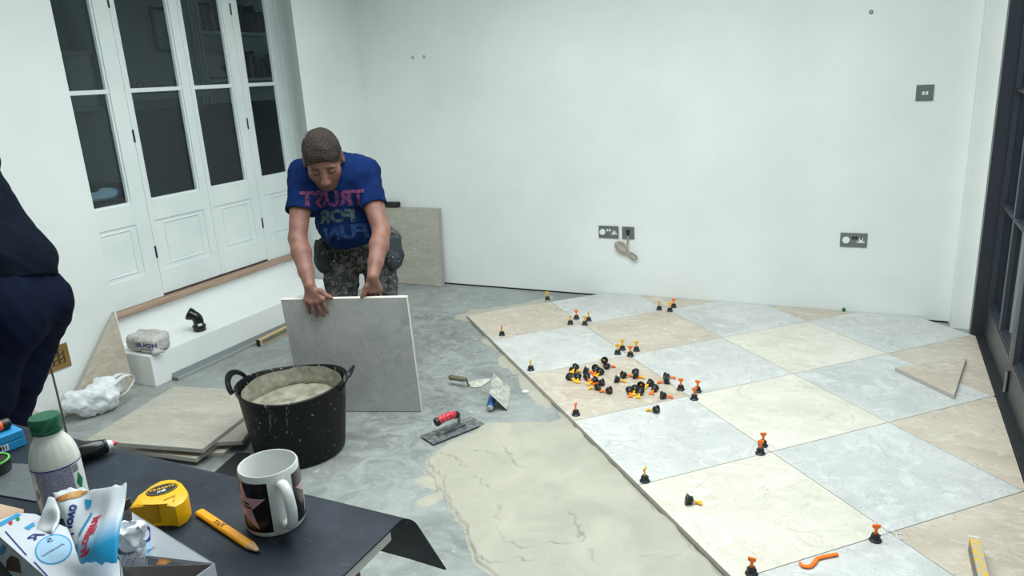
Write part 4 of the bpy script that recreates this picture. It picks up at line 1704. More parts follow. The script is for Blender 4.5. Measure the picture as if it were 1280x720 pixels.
for k in range(2):
    d = (elb[k] - sho[k]).normalized()
    p = sho[k].lerp(elb[k], 0.6)
    v.cone(p + d * 0.093, p + d * 0.25, 0.092, 0.10, 0.003, None, 'cut')
hem_n = (W2 - C2).normalized() + F2 * 0.25
v.plane(at(66, 340, T2), hem_n)
v.ell(H2.lerp(N2, 0.3), (L2, hf2, hs), (0.085, 0.09, 0.09), 0.01, 'cut')
attach(link('t_shirt', v.mesh('t_shirt'), 'tee_navy'), other)
v = Vox((-1.9, -3.4, 0.03), (-0.3, -2.0, 1.25), 0.006)
v.cone(P2 + L2 * 0.07, P2 - L2 * 0.07, 0.122, 0.122, 0.04)
v.cone(P2, W2, 0.115, 0.112, 0.04, (L2, 1.35))
for k in range(2):
    v.ell(P2 + L2 * (0.085 if k == 0 else -0.085) - F2 * 0.035 - UPV * 0.02, (L2, F2, UPV), (0.095, 0.10, 0.12), 0.06)
    v.chain([hip[k], hip[k].lerp(knee[k], 0.5), knee[k], ank[k]], [0.116, 0.104, 0.088, 0.074], 0.02)
v.plane(W2 - hem_n.normalized() * 0.02, -hem_n)
v.warp(wob(24, 0.007, 41))
v.warp(wob(70, 0.003, 42))
attach(link('jeans', v.mesh('jeans'), 'denim'), other)
for A in ank:
    v = Vox((A.x - 0.3, A.y - 0.3, -0.03), (A.x + 0.3, A.y + 0.3, 0.25), 0.008)
    v.cone(Vector((A.x, A.y, 0.055)) - F2 * 0.05, Vector((A.x, A.y, 0.045)) + F2 * 0.15, 0.05, 0.045, 0.02)
    v.cone(Vector((A.x, A.y, 0.05)), A + UPV * 0.05, 0.05, 0.05, 0.02)
    v.plane((0, 0, 0.002), (0, 0, -1))
    attach(link('boot', v.mesh('boot'), 'workwear_dark'), other)

# ================================================================== mortar tub
TC = Vector((-0.632, -1.875, 0.001))
tub = thing('mortar_tub', 'black flexible rubber tub of grey adhesive with two loop handles', 'tub', TC)
H_, RT, RB_ = 0.318, 0.222, 0.192
prof = [(0.0, 0.0), (RB_ - 0.012, 0.0), (RB_, 0.010)]
for k in range(1, 9):
    t = k / 8
    prof.append((RB_ + (RT - RB_) * t ** 0.9, 0.01 + (H_ - 0.01) * t))
prof += [(RT + 0.007, H_ - 0.006), (RT + 0.008, H_ + 0.002), (RT + 0.002, H_ + 0.006), (RT - 0.005, H_)]
for k in range(7, -1, -1):
    t = k / 8
    prof.append((RB_ + (RT - RB_) * t ** 0.9 - 0.006, 0.012 + (H_ - 0.01) * t))
prof.append((0.0, 0.012))
bm = lathe(bmesh.new(), prof, 64)
fn1 = wob(14, 0.006, 4)
for v_ in bm.verts:
    k = v_.co.z / H_
    ang = math.atan2(v_.co.y, v_.co.x)
    # the soft rim sags between the handles
    ha = math.radians(-151)
    sq = math.cos(2 * (ang - ha))
    v_.co.z += 0.010 * k * sq * k
    v_.co.x *= 1 + 0.03 * k * sq
    v_.co.y *= 1 + 0.03 * k * sq
obj('tub_body', bm, 'tub', tub, 50)
for hx, hy in ((300, 474), (432, 462)):
    # handles sit at the two ends of the picture-wide diameter
    pass
for a0 in (math.radians(-158), math.radians(24)):
    c, s = math.cos(a0), math.sin(a0)
    tn = Vector((-s, c, 0))
    rad = Vector((c, s, 0))
    pts = []
    for k in range(17):
        a = math.pi * k / 16
        pts.append(rad * (RT + 0.008 + 0.035 * math.sin(a)) + tn * (0.080 * math.cos(a)) + Vector((0, 0, H_ - 0.012 + 0.060 * math.sin(a))))
    bm = tube(bmesh.new(), pts, 0.0105, 8, False, (1.35, 0.8))
    obj('loop_handle', bm, 'tub', tub, True)
# adhesive lining the inside and the fill
bm = bmesh.new()
ZF = 0.205
nr, na = 16, 56
RF = RB_ + (RT - RB_) * (ZF / H_) ** 0.9 - 0.008
rings = []
wA, wB = wob(30, 0.006, 51), wob(90, 0.004, 52)
wL = wob(16, 0.02, 53)
for i in range(nr + 1 + 7):
    ring = []
    for k in range(na):
        a = 2 * math.pi * k / na
        if i <= nr:
            r = RF * i / nr
            x, y = r * math.cos(a), r * math.sin(a)
            z = ZF + float(wA(x, y, 0)) + float(wB(x, y, 0)) + 0.02 * (i / nr) ** 6
        else:
            t = (i - nr) / 7
            top = H_ - 0.012 + 0.35 * float(wL(math.cos(a) * 0.3, math.sin(a) * 0.3, 1))
            z = ZF + 0.02 + (top - ZF - 0.02) * t
            r = RB_ + (RT - RB_) * max(0, min(1, z / H_)) ** 0.9 - 0.010 - 0.004 * (1 - t) - abs(float(wB(math.cos(a) * 0.2, math.sin(a) * 0.2, z))) * 0.8
            x, y = r * math.cos(a), r * math.sin(a)
        ring.append(bm.verts.new((x, y, z)))
    rings.append(ring)
for i in range(len(rings) - 1):
    for k in range(na):
        bm.faces.new((rings[i][k], rings[i][(k + 1) % na], rings[i + 1][(k + 1) % na], rings[i + 1][k]))
bmesh.ops.remove_doubles(bm, verts=bm.verts, dist=1e-5)
obj('mortar_fill', bm, 'mortar', tub, 60)

# ================================================================== stack of spare tiles
def loose_tile(name, corners, thick, z, mat, label, group=None, rz=0.0, centre=None):
    me, c = tile_mesh([Vector(p) for p in corners], thick, mat, 'tile_edge')
    o = link(name, me)
    o.location = (c.x, c.y, z) if centre is None else (centre[0], centre[1], z)
    o.rotation_euler = (0, 0, rz)
    return tag(o, label, 'tile', group)


sq = [(-0.3, -0.3), (0.3, -0.3), (0.3, 0.3), (-0.3, 0.3)]
base = math.atan2(-0.473, 0.723) + math.pi / 4
for k, (dx, dy, da, lab, mt) in enumerate((( -0.01, 0.03, 9, 'bottom beige tile of the loose stack on the screed', 'tile_brown'),
                                       (-0.005, 0.01, -5, 'second beige tile up in the loose stack beside the tub', 'tile_brown'),
                                       (0.035, 0.06, 13, 'turned beige tile just under the top of the loose stack', 'tile_cream'),
                                       (0.0, 0.0, 0, 'top cream travertine-look tile of the loose stack beside the tub', 'tile_cream'))):
    loose_tile('floor_tile', sq, 0.0192, 0.0008 + 0.0198 * k, mt, lab, None, base + math.radians(da), (-1.29 + dx, -1.905 + dy))
# dark rubber offcut between stack and tub
pad = fl([(262, 598), (296, 568), (312, 568), (316, 584), (290, 612)])
bm = prism(bmesh.new(), pad, 0.0008, 0.010, None, 0.003)
tag(obj('rubber_offcut', bm, 'tan_block'), 'dark rubber offcut on the floor between tile stack and tub', 'mat')


def leaning(name, pts2, base_p, along, outw, tilt, thick, mat, label, edge='tile_edge', group=None):
    """tile leaning on a wall: pts2 in (along, up) metres, base_p on the floor, outw away from the wall"""
    along, outw = Vector(along).normalized(), Vector(outw).normalized()
    up = Vector((0, 0, math.cos(tilt))) - outw * math.sin(tilt)
    m = mtx_frame(base_p, along, up)
    zz = Vector((m[0][2], m[1][2], m[2][2]))
    if zz.dot(outw) < 0:
        pts2 = [(-x, y) for x, y in pts2][::-1]
        m = mtx_frame(base_p, -along, up)
    me, c = tile_mesh([Vector(p) for p in pts2], thick, mat, edge)
    o = link(name, me)
    o.matrix_world = m @ Matrix.Translation((c.x, c.y, 0.0))
    return tag(o, label, 'tile', group)


tl = math.radians(3.6)
leaning('floor_tile', [(0, 0), (0.6, 0), (0.6, 0.6), (0, 0.6)], Vector((-1.988 + 0.008, WALL_Y - 0.045, 0.001)), (1, 0, 0), (0, -1, 0), tl, 0.0195, 'tile_cream',
        'inner square tile leaning upright against the back wall behind the man')
leaning('floor_tile', [(0, 0), (0.6, 0), (0.6, 0.6), (0, 0.6)], Vector((-1.988 - 0.0 + 0.004, WALL_Y - 0.0665, 0.001)), (1, 0, 0), (0, -1, 0), tl, 0.0195, 'tile_cream',
        'outer square tile of the pair leaning against the back wall behind the man')
bk = at(486, 259, 4.98)
tag(obj('rubbing_block', boxbm((-1.93, WALL_Y - 0.055, 0.6015), (-1.745, WALL_Y - 0.004, 0.642), None, 0.006), 'tan_block'), 'black block resting on top of the two leaning tiles', 'block')
# triangular offcuts leaning on the near wall
leaning('tile_offcut', [(0, 0), (0.41, 0), (0.40, 0.435)], Vector((-2.052, -2.03, 0.001)), (0, 1, 0), (1, 0, 0), math.radians(3.2), 0.0195, 'tile_brown',
        'large triangular beige tile offcut leaning on the white wall beside the vent')
leaning('tile_offcut', [(0, 0), (0.34, 0), (0.02, 0.33)], Vector((-2.056, -2.40, 0.001)), (0, 1, 0), (1, 0, 0), math.radians(3.5), 0.0195, 'tile_grey',
        'pale grey triangular tile offcut leaning below the brass vent', 'tile_edge_light')
# triangle lying on the laid tiles by the charcoal door
tri = [tuple(onZ(x, y, TILE_Z + 0.021)[:2]) for x, y in ((1119, 459), (1193, 494), (1208, 447))]
loose_tile('tile_offcut', tri, 0.0195, TILE_Z + 0.0008, 'tile_brown', 'triangular tile offcut lying loose on the laid floor near the charcoal door')


# ================================================================== along the left wall
# brass vent
vx = X_NEAR + 0.0006
vy0, vy1, vz0, vz1 = -2.135, -1.902, 0.232, 0.357
vent = thing('wall_vent', 'brass wall vent with black fretwork on the white wall', 'vent', (vx, (vy0 + vy1) / 2, (vz0 + vz1) / 2))
w, h = (vy1 - vy0) / 2, (vz1 - vz0) / 2
obj('back_plate', boxbm((0.0, -w + 0.004, -h + 0.004), (0.002, w - 0.004, h - 0.004)), 'black_plastic', vent)
bm = bmesh.new()
b = 0.026
box(bm, (0.0, -w, -h), (0.006, w, -h + b), None, 0.001)
box(bm, (0.0, -w, h - b), (0.006, w, h), None, 0.001)
box(bm, (0.0, -w, -h + b), (0.006, -w + b, h - b), None, 0.001)
box(bm, (0.0, w - b, -h + b), (0.006, w, h - b), None, 0.001)
obj('frame', bm, 'brass', vent)
# fretwork: rings on a lattice
fret = None
for i in range(6):
    for j in range(3):
        yy = -w + b + (2 * w - 2 * b) * (i + 0.5) / 6
        zz = -h + b + (2 * h - 2 * b) * (j + 0.5) / 3
        if fret is None:
            bm = bmesh.new()
            tube(bm, [(0.0035, 0.0085 * math.cos(a), 0.0085 * math.sin(a)) for a in np.linspace(0, 2 * math.pi, 12, False)], 0.0018, 5, True)
            for a in (math.pi / 4, 3 * math.pi / 4):
                tube(bm, [(0.0035, -0.017 * math.cos(a), -0.013 * math.sin(a)), (0.0035, 0.017 * math.cos(a), 0.013 * math.sin(a))], 0.0014, 5)
            bmesh.ops.recalc_face_normals(bm, faces=bm.faces)
            fret = bpy.data.meshes.new('fret')
            bm.to_mesh(fret)
            bm.free()
            fret.materials.append(M['brass'])
        o = bpy.data.objects.new('fret', fret)
        COL.objects.link(o)
        o.parent = vent
        o.location = (0, yy, zz)
# black lead from the vent to the floor
p0 = Vector((vx + 0.012, -2.04, 0.31))
pA = onX(66, 470, -2.0)
pB = onZ(86, 552, 0.006)
pts = catmull([p0, p0 + Vector((0.03, 0.005, -0.02)), pA, pA.lerp(pB, 0.5) + Vector((0.0, 0.0, -0.01)), pB + Vector((-0.02, 0.01, 0.02)), pB, pB + Vector((0.10, -0.10, 0)), pB + Vector((0.16, -0.32, 0))], 6)
tag(obj('power_lead', tube(bmesh.new(), pts, 0.005, 8), 'black_plastic', None, True), 'thin black lead hanging from the brass vent down to the floor', 'cable')

# plastic carrier bag on the floor
BC = Vector((-1.925, -1.90, 0.070))
v = Vox((-2.035, -2.2, -0.01), (-1.6, -1.5, 0.3), 0.005)
e3 = ((1, 0, 0), (0, 1, 0), (0, 0, 1))
v.ell(BC, e3, (0.085, 0.11, 0.074), 0.03)
v.ell(BC + Vector((-0.01, -0.11, 0.025)), e3, (0.06, 0.075, 0.05), 0.04)
v.ell(BC + Vector((-0.03, 0.08, 0.03)), e3, (0.06, 0.06, 0.05), 0.03)
v.ell(BC + Vector((0.03, -0.04, 0.035)), e3, (0.05, 0.05, 0.05), 0.02)
v.warp(wob(38, 0.016, 61))
v.warp(wob(95, 0.007, 62))
v.warp(wob(210, 0.003, 63))
v.plane((0, 0, 0.002), (0, 0, -1))
bag = thing('carrier_bag', 'crumpled white plastic carrier bag on the floor below the leaning offcut', 'bag', (BC.x, BC.y, 0))
attach(link('bag_body', v.mesh('bag_body'), 'bag'), bag)
for dx in (0.0, 0.05):
    hp = catmull([BC + Vector((-0.02 + dx, 0.07, 0.05)), BC + Vector((-0.01 + dx, 0.12, 0.075)), BC + Vector((-0.01 + dx, 0.165, 0.065)), BC + Vector((0.0 + dx, 0.17, 0.035)),
                  BC + Vector((0.01 + dx, 0.12, 0.0)), BC + Vector((0.02 + dx, 0.07, -0.01))], 6)
    attach(obj('bag_handle', tube(bmesh.new(), hp, 0.011, 8, False, (1.5, 0.35)), 'bag', None, True), bag)

# sack of powder on the boxing
PK = onZ(187, 437, 0.182)
v = Vox((PK.x - 0.22, PK.y - 0.22, 0.17), (PK.x + 0.22, PK.y + 0.22, 0.36), 0.005)
dirn = Vector((0.97, 0.06, 0)).normalized()
sidn = Vector((-dirn.y, dirn.x, 0))
lean_u = (UPV * 0.97 - sidn * 0.0 + dirn * 0.05).normalized()
v.rbox(PK + UPV * 0.046, (dirn, sidn, UPV), (0.112, 0.062, 0.046), 0.030, 0.01)
v.cone(PK - dirn * 0.10 + sidn * 0.045 + UPV * 0.088, PK + dirn * 0.085 + sidn * 0.045 + UPV * 0.088, 0.010, 0.012, 0.025)
v.cone(PK + dirn * 0.105 - sidn * 0.055 + UPV * 0.012, PK + dirn * 0.13 - sidn * 0.02 + UPV * 0.010, 0.014, 0.010, 0.015)
v.warp(wob(38, 0.005, 71))
v.warp(wob(130, 0.0022, 72))
v.plane((0, 0, 0.1815), (0, 0, -1))
sack = link('powder_sack', v.mesh('powder_sack'), 'sack')
tag(sack, 'small crumpled paper sack with blue lettering on the white pipe boxing', 'sack')
tw = (Vector(CAM) - PK)
tw.z = 0
tw.normalize()
sx_ = UPV.cross(tw)
decal(None, sack, 'HOUE', 0.034, PK + UPV * 0.050 + sx_ * -0.012, sx_, UPV, 'print_navy', 'lettering', 0.001, 1.1, 2, 0.002, 0.2)
decal(None, sack, '------', 0.022, PK + UPV * 0.030 + sx_ * -0.015, sx_, UPV, 'print_navy', 'printed_lines', 0.001, 1.4, 2, 0.002, 0.2)

# black push-fit elbow
EP = onZ(250, 413, 0.181)
el = thing('pipe_elbow', 'black plastic pipe elbow standing on the white pipe boxing', 'pipe', EP)
r = 0.030
hd = (Vector((-0.86, -0.5, 0))).normalized()
bm = lathe(bmesh.new(), [(0.0, 0.0), (r + 0.004, 0.0), (r + 0.006, 0.004), (r + 0.006, 0.024), (r + 0.009, 0.026), (r + 0.009, 0.034), (r + 0.001, 0.037), (0, 0.037)], 28)
obj('lower_socket', bm, 'black_gloss', el, 40)
pts = [Vector((0, 0, 0.03)), Vector((0, 0, 0.060))]
for k in range(1, 9):
    a = math.radians(66) * k / 8
    pts.append(Vector((0, 0, 0.060)) + hd * 0.040 * (1 - math.cos(a)) + UPV * 0.040 * math.sin(a))
dl = (pts[-1] - pts[-2]).normalized()
pts.append(pts[-1] + dl * 0.004)
obj('bend', tube(bmesh.new(), pts, r, 22), 'black_gloss', el, 40)
mt4 = Matrix.Translation(pts[-1]) @ dl.to_track_quat('Z', 'Y').to_matrix().to_4x4()
bm = lathe(bmesh.new(), [(r - 0.004, 0.004), (r - 0.003, 0.026), (r + 0.007, 0.026), (r + 0.008, 0.016), (r + 0.005, 0.013), (r + 0.005, 0.0), (0.0, 0.0), (r - 0.004, 0.004)], 24, mt4)
obj('upper_socket', bm, 'black_gloss', el, 40)
bm = boxbm((-0.004, -0.012, 0.036), (0.0, 0.012, 0.05), Matrix.Rotation(math.radians(-30), 4, 'Z') @ Matrix.Translation((r + 0.004, 0, 0)))
obj('sticker', bm, 'white_plastic', el)

# aluminium straight edge at the foot of the boxing
A = Vector((-1.895, -1.47, 0.001))
bm = bmesh.new()
box(bm, (-1.9035, -1.475, 0.001), (-1.858, -0.03, 0.006))
box(bm, (-1.9035, -1.475, 0.006), (-1.898, -0.03, 0.040))
box(bm, (-1.865, -1.475, 0.006), (-1.858, -0.03, 0.016))
se = thing('straight_edge', 'long grey aluminium straight edge lying against the foot of the white boxing', 'rail', (-1.885, -0.75, 0.0))
attach(obj('rail', bm, 'alu'), se)
attach(obj('end_cap', boxbm((-1.9035, -1.481, 0.001), (-1.858, -1.4755, 0.02)), 'level_side'), se)
# worn yellow level on the floor
a, b_ = onZ(324, 433, 0.0), onZ(372, 409, 0.0)
d = (b_ - a).normalized()
m = mtx_frame(a + UPV * 0.001 + d * 0.0, d, Vector((-d.y, d.x, 0)))
lv = thing('spirit_level', 'worn yellow and grey spirit level lying on the screed by the white boxing', 'level', a + UPV * 0.001)
lv.matrix_world = m
obj('body', boxbm((0, -0.012, 0.0), (0.50, 0.012, 0.042), None, 0.002), 'level', lv)
obj('web', boxbm((0.02, -0.0135, 0.010), (0.48, -0.0122, 0.033)), 'level_side', lv)
obj('end_cap', boxbm((-0.006, -0.013, 0.0), (-0.0003, 0.013, 0.043), None, 0.001), 'black_plastic', lv)

# ================================================================== wall plates
def plate(label, cx, cz, w, name='wall_socket', cat='socket'):
    t = thing(name, label, cat, (cx, WALL_Y - 0.0005, cz))
    obj('faceplate', boxbm((-w / 2, -0.006, -0.043), (w / 2, 0.0, 0.043), None, 0.002), 'pewter', t)
    return t


def pin_slots(t, x, z):
    bm = bmesh.new()
    box(bm, (x - 0.0045, -0.0068, z + 0.004), (x + 0.0045, -0.0061, z + 0.018))
    box(bm, (x - 0.020, -0.0068, z - 0.014), (x + 0.020, -0.0061, z - 0.002))
    box(bm, (x - 0.010, -0.0068, z - 0.002), (x + 0.010, -0.0061, z + 0.018))
    s = obj('socket_insert', bm, 'white_plastic', t)
    bm = bmesh.new()
    box(bm, (x - 0.003, -0.0075, z + 0.007), (x + 0.003, -0.0069, z + 0.015))
    for q in (-1, 1):
        box(bm, (x + q * 0.012 - 0.004, -0.0075, z - 0.010), (x + q * 0.012 + 0.004, -0.0069, z - 0.006))
    obj('pin_holes', bm, 'black_plastic', s)


def rockers(t, x, z, mat):
    for q in (-1, 1):
        obj('rocker', boxbm((x + q * 0.0085 - 0.006, -0.0085, z - 0.009), (x + q * 0.0085 + 0.006, -0.0061, z + 0.009), Matrix.Identity(4), 0.001), mat, t)


def disc(t, x, z):
    bm = lathe(bmesh.new(), [(0, 0), (0.021, 0), (0.021, 0.008), (0.019, 0.010), (0, 0.010)], 28, Matrix.Translation((x, -0.0061, z)) @ Matrix.Rotation(math.radians(90), 4, 'X'))
    obj('socket_cover', bm, 'white_plastic', t, 40)


t = plate('double wall socket with a round white cover, beside the coiled flex', -0.051, 0.465, 0.143)
disc(t, -0.042, 0.0)
rockers(t, 0.002, 0.014, 'white_plastic')
pin_slots(t, 0.040, -0.002)
t = plate('double wall socket with a round white cover, below the light switch', 1.485, 0.475, 0.148)
disc(t, -0.040, 0.0)
rockers(t, 0.006, 0.014, 'black_plastic')
pin_slots(t, 0.040, -0.002)
t = plate('pewter two-gang light switch high on the white wall', 1.789, 1.319, 0.086, 'light_switch', 'switch')
rockers(t, 0.002, -0.002, 'white_plastic')
t = plate('single flex outlet plate with coiled taupe flex hanging from it', 0.088, 0.464, 0.086, 'flex_outlet', 'outlet')
bm = prism(bmesh.new(), [(-0.012, 0.022), (0.012, 0.022), (0.010, -0.004), (0.004, -0.020), (-0.004, -0.020), (-0.010, -0.004)], 0.0061, 0.012,
           Matrix(((1, 0, 0, 0), (0, 0, -1, 0), (0, 1, 0, 0), (0, 0, 0, 1))))
obj('flex_gland', bm, 'black_plastic', t)
# coil of flex
cf = thing('coiled_flex', 'bundle of taupe flex tied in a figure of eight below the outlet plate', 'cable', (0.088, WALL_Y - 0.02, 0.36))
Yc = WALL_Y - 0.022
lead = catmull([(0.088, WALL_Y - 0.011, 0.447), (0.086, WALL_Y - 0.016, 0.42), (0.084, WALL_Y - 0.018, 0.38), (0.083, Yc, 0.35), (0.080, Yc, 0.335)], 6)
attach(obj('lead', tube(bmesh.new(), lead, 0.0033, 7), 'cord', None, True), cf)
lead = catmull([(0.091, WALL_Y - 0.011, 0.445), (0.094, WALL_Y - 0.016, 0.42), (0.088, WALL_Y - 0.018, 0.38), (0.087, Yc, 0.35), (0.084, Yc, 0.335)], 6)
attach(obj('lead', tube(bmesh.new(), lead, 0.0026, 7), 'cord', None, True), cf)
ca, cb_ = Vector((0.002, Yc, 0.395)), Vector((0.152, Yc, 0.288))
dv = (cb_ - ca).normalized()
sv = Vector((-dv.z, 0, dv.x))
for k in range(6):
    lp = []
    wd = 0.020 + 0.0045 * k
    ex = -0.004 * (k % 3)
    for q in range(40):
        a = 2 * math.pi * q / 40
        u = math.cos(a)
        pinch = 0.30 + 0.70 * min(1, abs(u - 0.25) * 1.2)
        lp.append(ca.lerp(cb_, 0.5 + 0.5 * u * (1 + ex * 3)) + sv * (math.sin(a) * wd * pinch) + Vector((0, -0.003 * (k % 3) - 0.003 * math.cos(2 * a + k) + 0.004, 0)))
    attach(obj('loop', tube(bmesh.new(), lp, 0.0031, 6, True), 'cord', None, True), cf)
tie = [ca.lerp(cb_, 0.62) + sv * (0.017 * math.cos(a)) + Vector((0, 0.012 * math.sin(a), 0)) for a in np.linspace(0, 2 * math.pi, 16, False)]
attach(obj('tie', tube(bmesh.new(), tie, 0.0022, 6, True), 'white_plastic', None, True), cf)
# fixing plugs left in the wall
for px, py, lab in ((516, 72, 'tiny raw wall plug above the man, the one nearer the corner'), (530, 71, 'tiny raw wall plug above the man, the one farther from the corner'), (1089, 15, 'small round wall plug hole high above the light switch')):
    P = onY(px, py, WALL_Y)
    bm = lathe(bmesh.new(), [(0.004, 0.0), (0.011, 0.0), (0.011, 0.003), (0.005, 0.003), (0.004, 0.0)], 14, Matrix.Translation((P.x, WALL_Y - 0.0004, P.z)) @ Matrix.Rotation(math.radians(90), 4, 'X'))
    tag(obj('wall_plug', bm, 'pewter' if px > 1000 else 'cord', None, True), lab, 'plug')
P = onY(1055, 385, WALL_Y)
bm = lathe(bmesh.new(), [(0, -0.010), (0.009, -0.010), (0.009, 0.006), (0.004, 0.012), (0, 0.012)], 12, Matrix.Translation((P.x, WALL_Y - 0.012, TILE_Z + 0.0105)))
tag(obj('tile_wedge', bm, 'green_cap', None, True), 'small green plastic wedge at the foot of the back wall', 'wedge')

# ================================================================== tile levelling clips
def mesh_of(bm, name, mat, smooth=True):
    bmesh.ops.recalc_face_normals(bm, faces=bm.faces)
    me = bpy.data.meshes.new(name)
    bm.to_mesh(me)
    bm.free()
    me.materials.append(M[mat])
    if smooth:
        me.polygons.foreach_set('use_smooth', [True] * len(me.polygons))
        try:
            me.set_sharp_from_angle(angle=math.radians(35))
        except Exception:
            pass
    return me


bm = lathe(bmesh.new(), [(0.0135, 0.0), (0.0195, 0.0), (0.0200, 0.0025), (0.0185, 0.0048), (0.0140, 0.0075), (0.0128, 0.010), (0.0122, 0.022), (0.0105, 0.0245), (0.0055, 0.0245),
                         (0.0055, 0.018), (0.0105, 0.010), (0.0135, 0.0)], 18)
for k in range(6):
    a = math.pi * k / 3
    box(bm, (0.0115, -0.0012, 0.007), (0.0148, 0.0012, 0.022), Matrix.Rotation(a, 4, 'Z'))
CLIP_BASE = mesh_of(bm, 'cap', 'clip_black')


def clip_handle(mat):
    bm = bmesh.new()
    box(bm, (-0.0048, -0.0026, 0.004), (0.0048, 0.0026, 0.050), None, 0.0006)
    prism(bm, [(-0.012, 0.048), (-0.0048, 0.044), (0.0048, 0.044), (0.012, 0.048), (0.0125, 0.0585), (-0.0125, 0.0585)], -0.003, 0.003,
          Matrix(((1, 0, 0, 0), (0, 0, -1, 0), (0, 1, 0, 0), (0, 0, 0, 1))), 0.0006)
    return mesh_of(bm, 'handle', mat, False)


CLIP_H = {'o': clip_handle('clip_orange'), 'y': clip_handle('clip_yellow')}
CN = {'o': 'orange', 'y': 'yellow'}


def clip(p, col, label, group, rz=0.0, axis=None):
    t = thing('levelling_clip', label, 'tile clip', p, rz, group)
    if axis is not None:
        q = Vector(axis).to_track_quat('Z', 'Y').to_matrix().to_4x4()
        t.matrix_world = Matrix.Translation(p) @ q @ Matrix.Rotation(rz, 4, 'Z')
    for nm, me in (('cap', CLIP_BASE), ('handle', CLIP_H[col])):
        o = bpy.data.objects.new(nm, me)
        COL.objects.link(o)
        o.parent = t
    return t


up = [(684.4, 377, 'y'), (790.3, 368.5, 'y'), (896.6, 377.5, 'o'), (824, 389.5, 'y'), (837.5, 391.5, 'y'), (842, 386.5, 'o'), (720.6, 401, 'o'), (713, 407.5, 'y'), (731, 408.5, 'y'),
      (735.8, 403.4, 'y'), (627.5, 421.5, 'o'), (663.7, 465, 'y'), (720, 521, 'o'), (772, 445, 'y'), (778, 439.7, 'y'), (788, 447.5, 'o'), (795.5, 441, 'y'), (851, 489.6, 'o'),
      (867.8, 501.5, 'o'), (872, 492, 'o'), (950.3, 569.4, 'o'), (953.7, 559.6, 'o'), (1094, 678, 'o'), (939.4, 720, 'o'), (806, 604, 'y')]
side_view = {627.5, 720, 663.7, 806, 735.8, 713, 824}
lone = {684.4: 'on the far edge of the laid tiles, by the bare screed', 790.3: 'standing alone right against the back wall, yellow one', 896.6: 'standing alone at the back wall below the bare wall stretch',
        627.5: 'on the open tile edge nearest the leaning tiles', 663.7: 'on the open tile edge beside the blue-handled trowel', 720: 'on the open tile edge, corner of the pile tile',
        806: 'on the open tile edge beside the broad adhesive bed', 1094: 'standing alone at a joint near the yellow level'}
where = {713: 'first cross joint from the screed', 720.6: 'first cross joint from the screed', 731: 'first cross joint from the screed', 735.8: 'first cross joint from the screed',
         824: 'cross joint close to the back wall', 837.5: 'cross joint close to the back wall', 842: 'cross joint close to the back wall',
         772: 'cross joint just behind the loose pile', 778: 'cross joint just behind the loose pile', 788: 'cross joint just behind the loose pile', 795.5: 'cross joint just behind the loose pile',
         851: 'joint just in front of the loose pile', 867.8: 'joint just in front of the loose pile', 872: 'joint just in front of the loose pile',
         950.3: 'cross joint in the middle of the laid tiles', 953.7: 'cross joint in the middle of the laid tiles', 939.4: 'edge joint beside the orange hook wrench'}
for x, y, c in up:
    p = onZ(x, y - 2.5, TILE_Z + 0.0004)
    tocam = math.atan2(CAM[1] - p.y, CAM[0] - p.x)
    rz = tocam + math.pi / 2 + (math.pi / 2 - 0.3 if x in side_view else rnd.uniform(-0.5, 0.5))
    if x in lone:
        lab = '%s-handled tile clip %s' % (CN[c], lone[x])
    else:
        lab = '%s-handled tile clip standing at the %s' % (CN[c], where[x])
    clip(p, c, lab, 'levelling clips standing at the tile joints', rz)
pile = [(215, 285, 255, 320, 'y', 0), (285, 235, 262, 275, 'y', 0.022), (300, 285, 303, 340, 'y', 0), (240, 240, 275, 250, 'y', 0.0), (355, 230, 425, 255, 'o', 0), (378, 285, 415, 345, 'o', 0),
        (455, 215, 500, 170, 'o', 0.0), (540, 180, 490, 140, 'y', 0.020), (545, 195, 585, 205, 'o', 0), (510, 240, 475, 280, 'y', 0), (470, 225, 462, 262, 'o', 0.0), (465, 315, 415, 350, 'y', 0),
        (530, 340, 450, 352, 'o', 0), (495, 380, 425, 393, 'y', 0), (595, 412, 520, 420, 'o', 0), (630, 310, 690, 330, 'y', 0), (690, 275, 760, 283, 'o', 0), (812, 245, 830, 290, 'o', 0.0),
        (795, 275, 875, 297, 'y', 0), (1070, 285, 1150, 298, 'o', 0), (1110, 322, 1035, 340, 'o', 0), (760, 405, 765, 455, 'o', 0), (815, 390, 780, 465, 'y', 0), (860, 370, 880, 350, 'o', 0),
        (860, 415, 845, 460, 'y', 0), (955, 340, 910, 380, 'y', 0), (990, 385, 960, 435, 'o', 0), (1040, 455, 1125, 470, 'o', 0), (1015, 582, 940, 588, 'y', 0)]
placed = []


def spot(x, y):
    if x < 400:
        return 'in the thick heap end nearest the open tile edge'
    if x < 560 and y < 260:
        return 'in the tall middle of the heap on the beige tile'
    if x < 620:
        return 'at the loose front fringe of the heap on the beige tile'
    if x < 880 and y < 320:
        return 'scattered between the heap and the four clips standing behind it'
    if x < 900:
        return 'in the small second cluster on the beige tile'
    if x > 1060:
        return 'across the joint beside the standing orange clip'
    return 'scattered between second cluster and the standing orange clip'


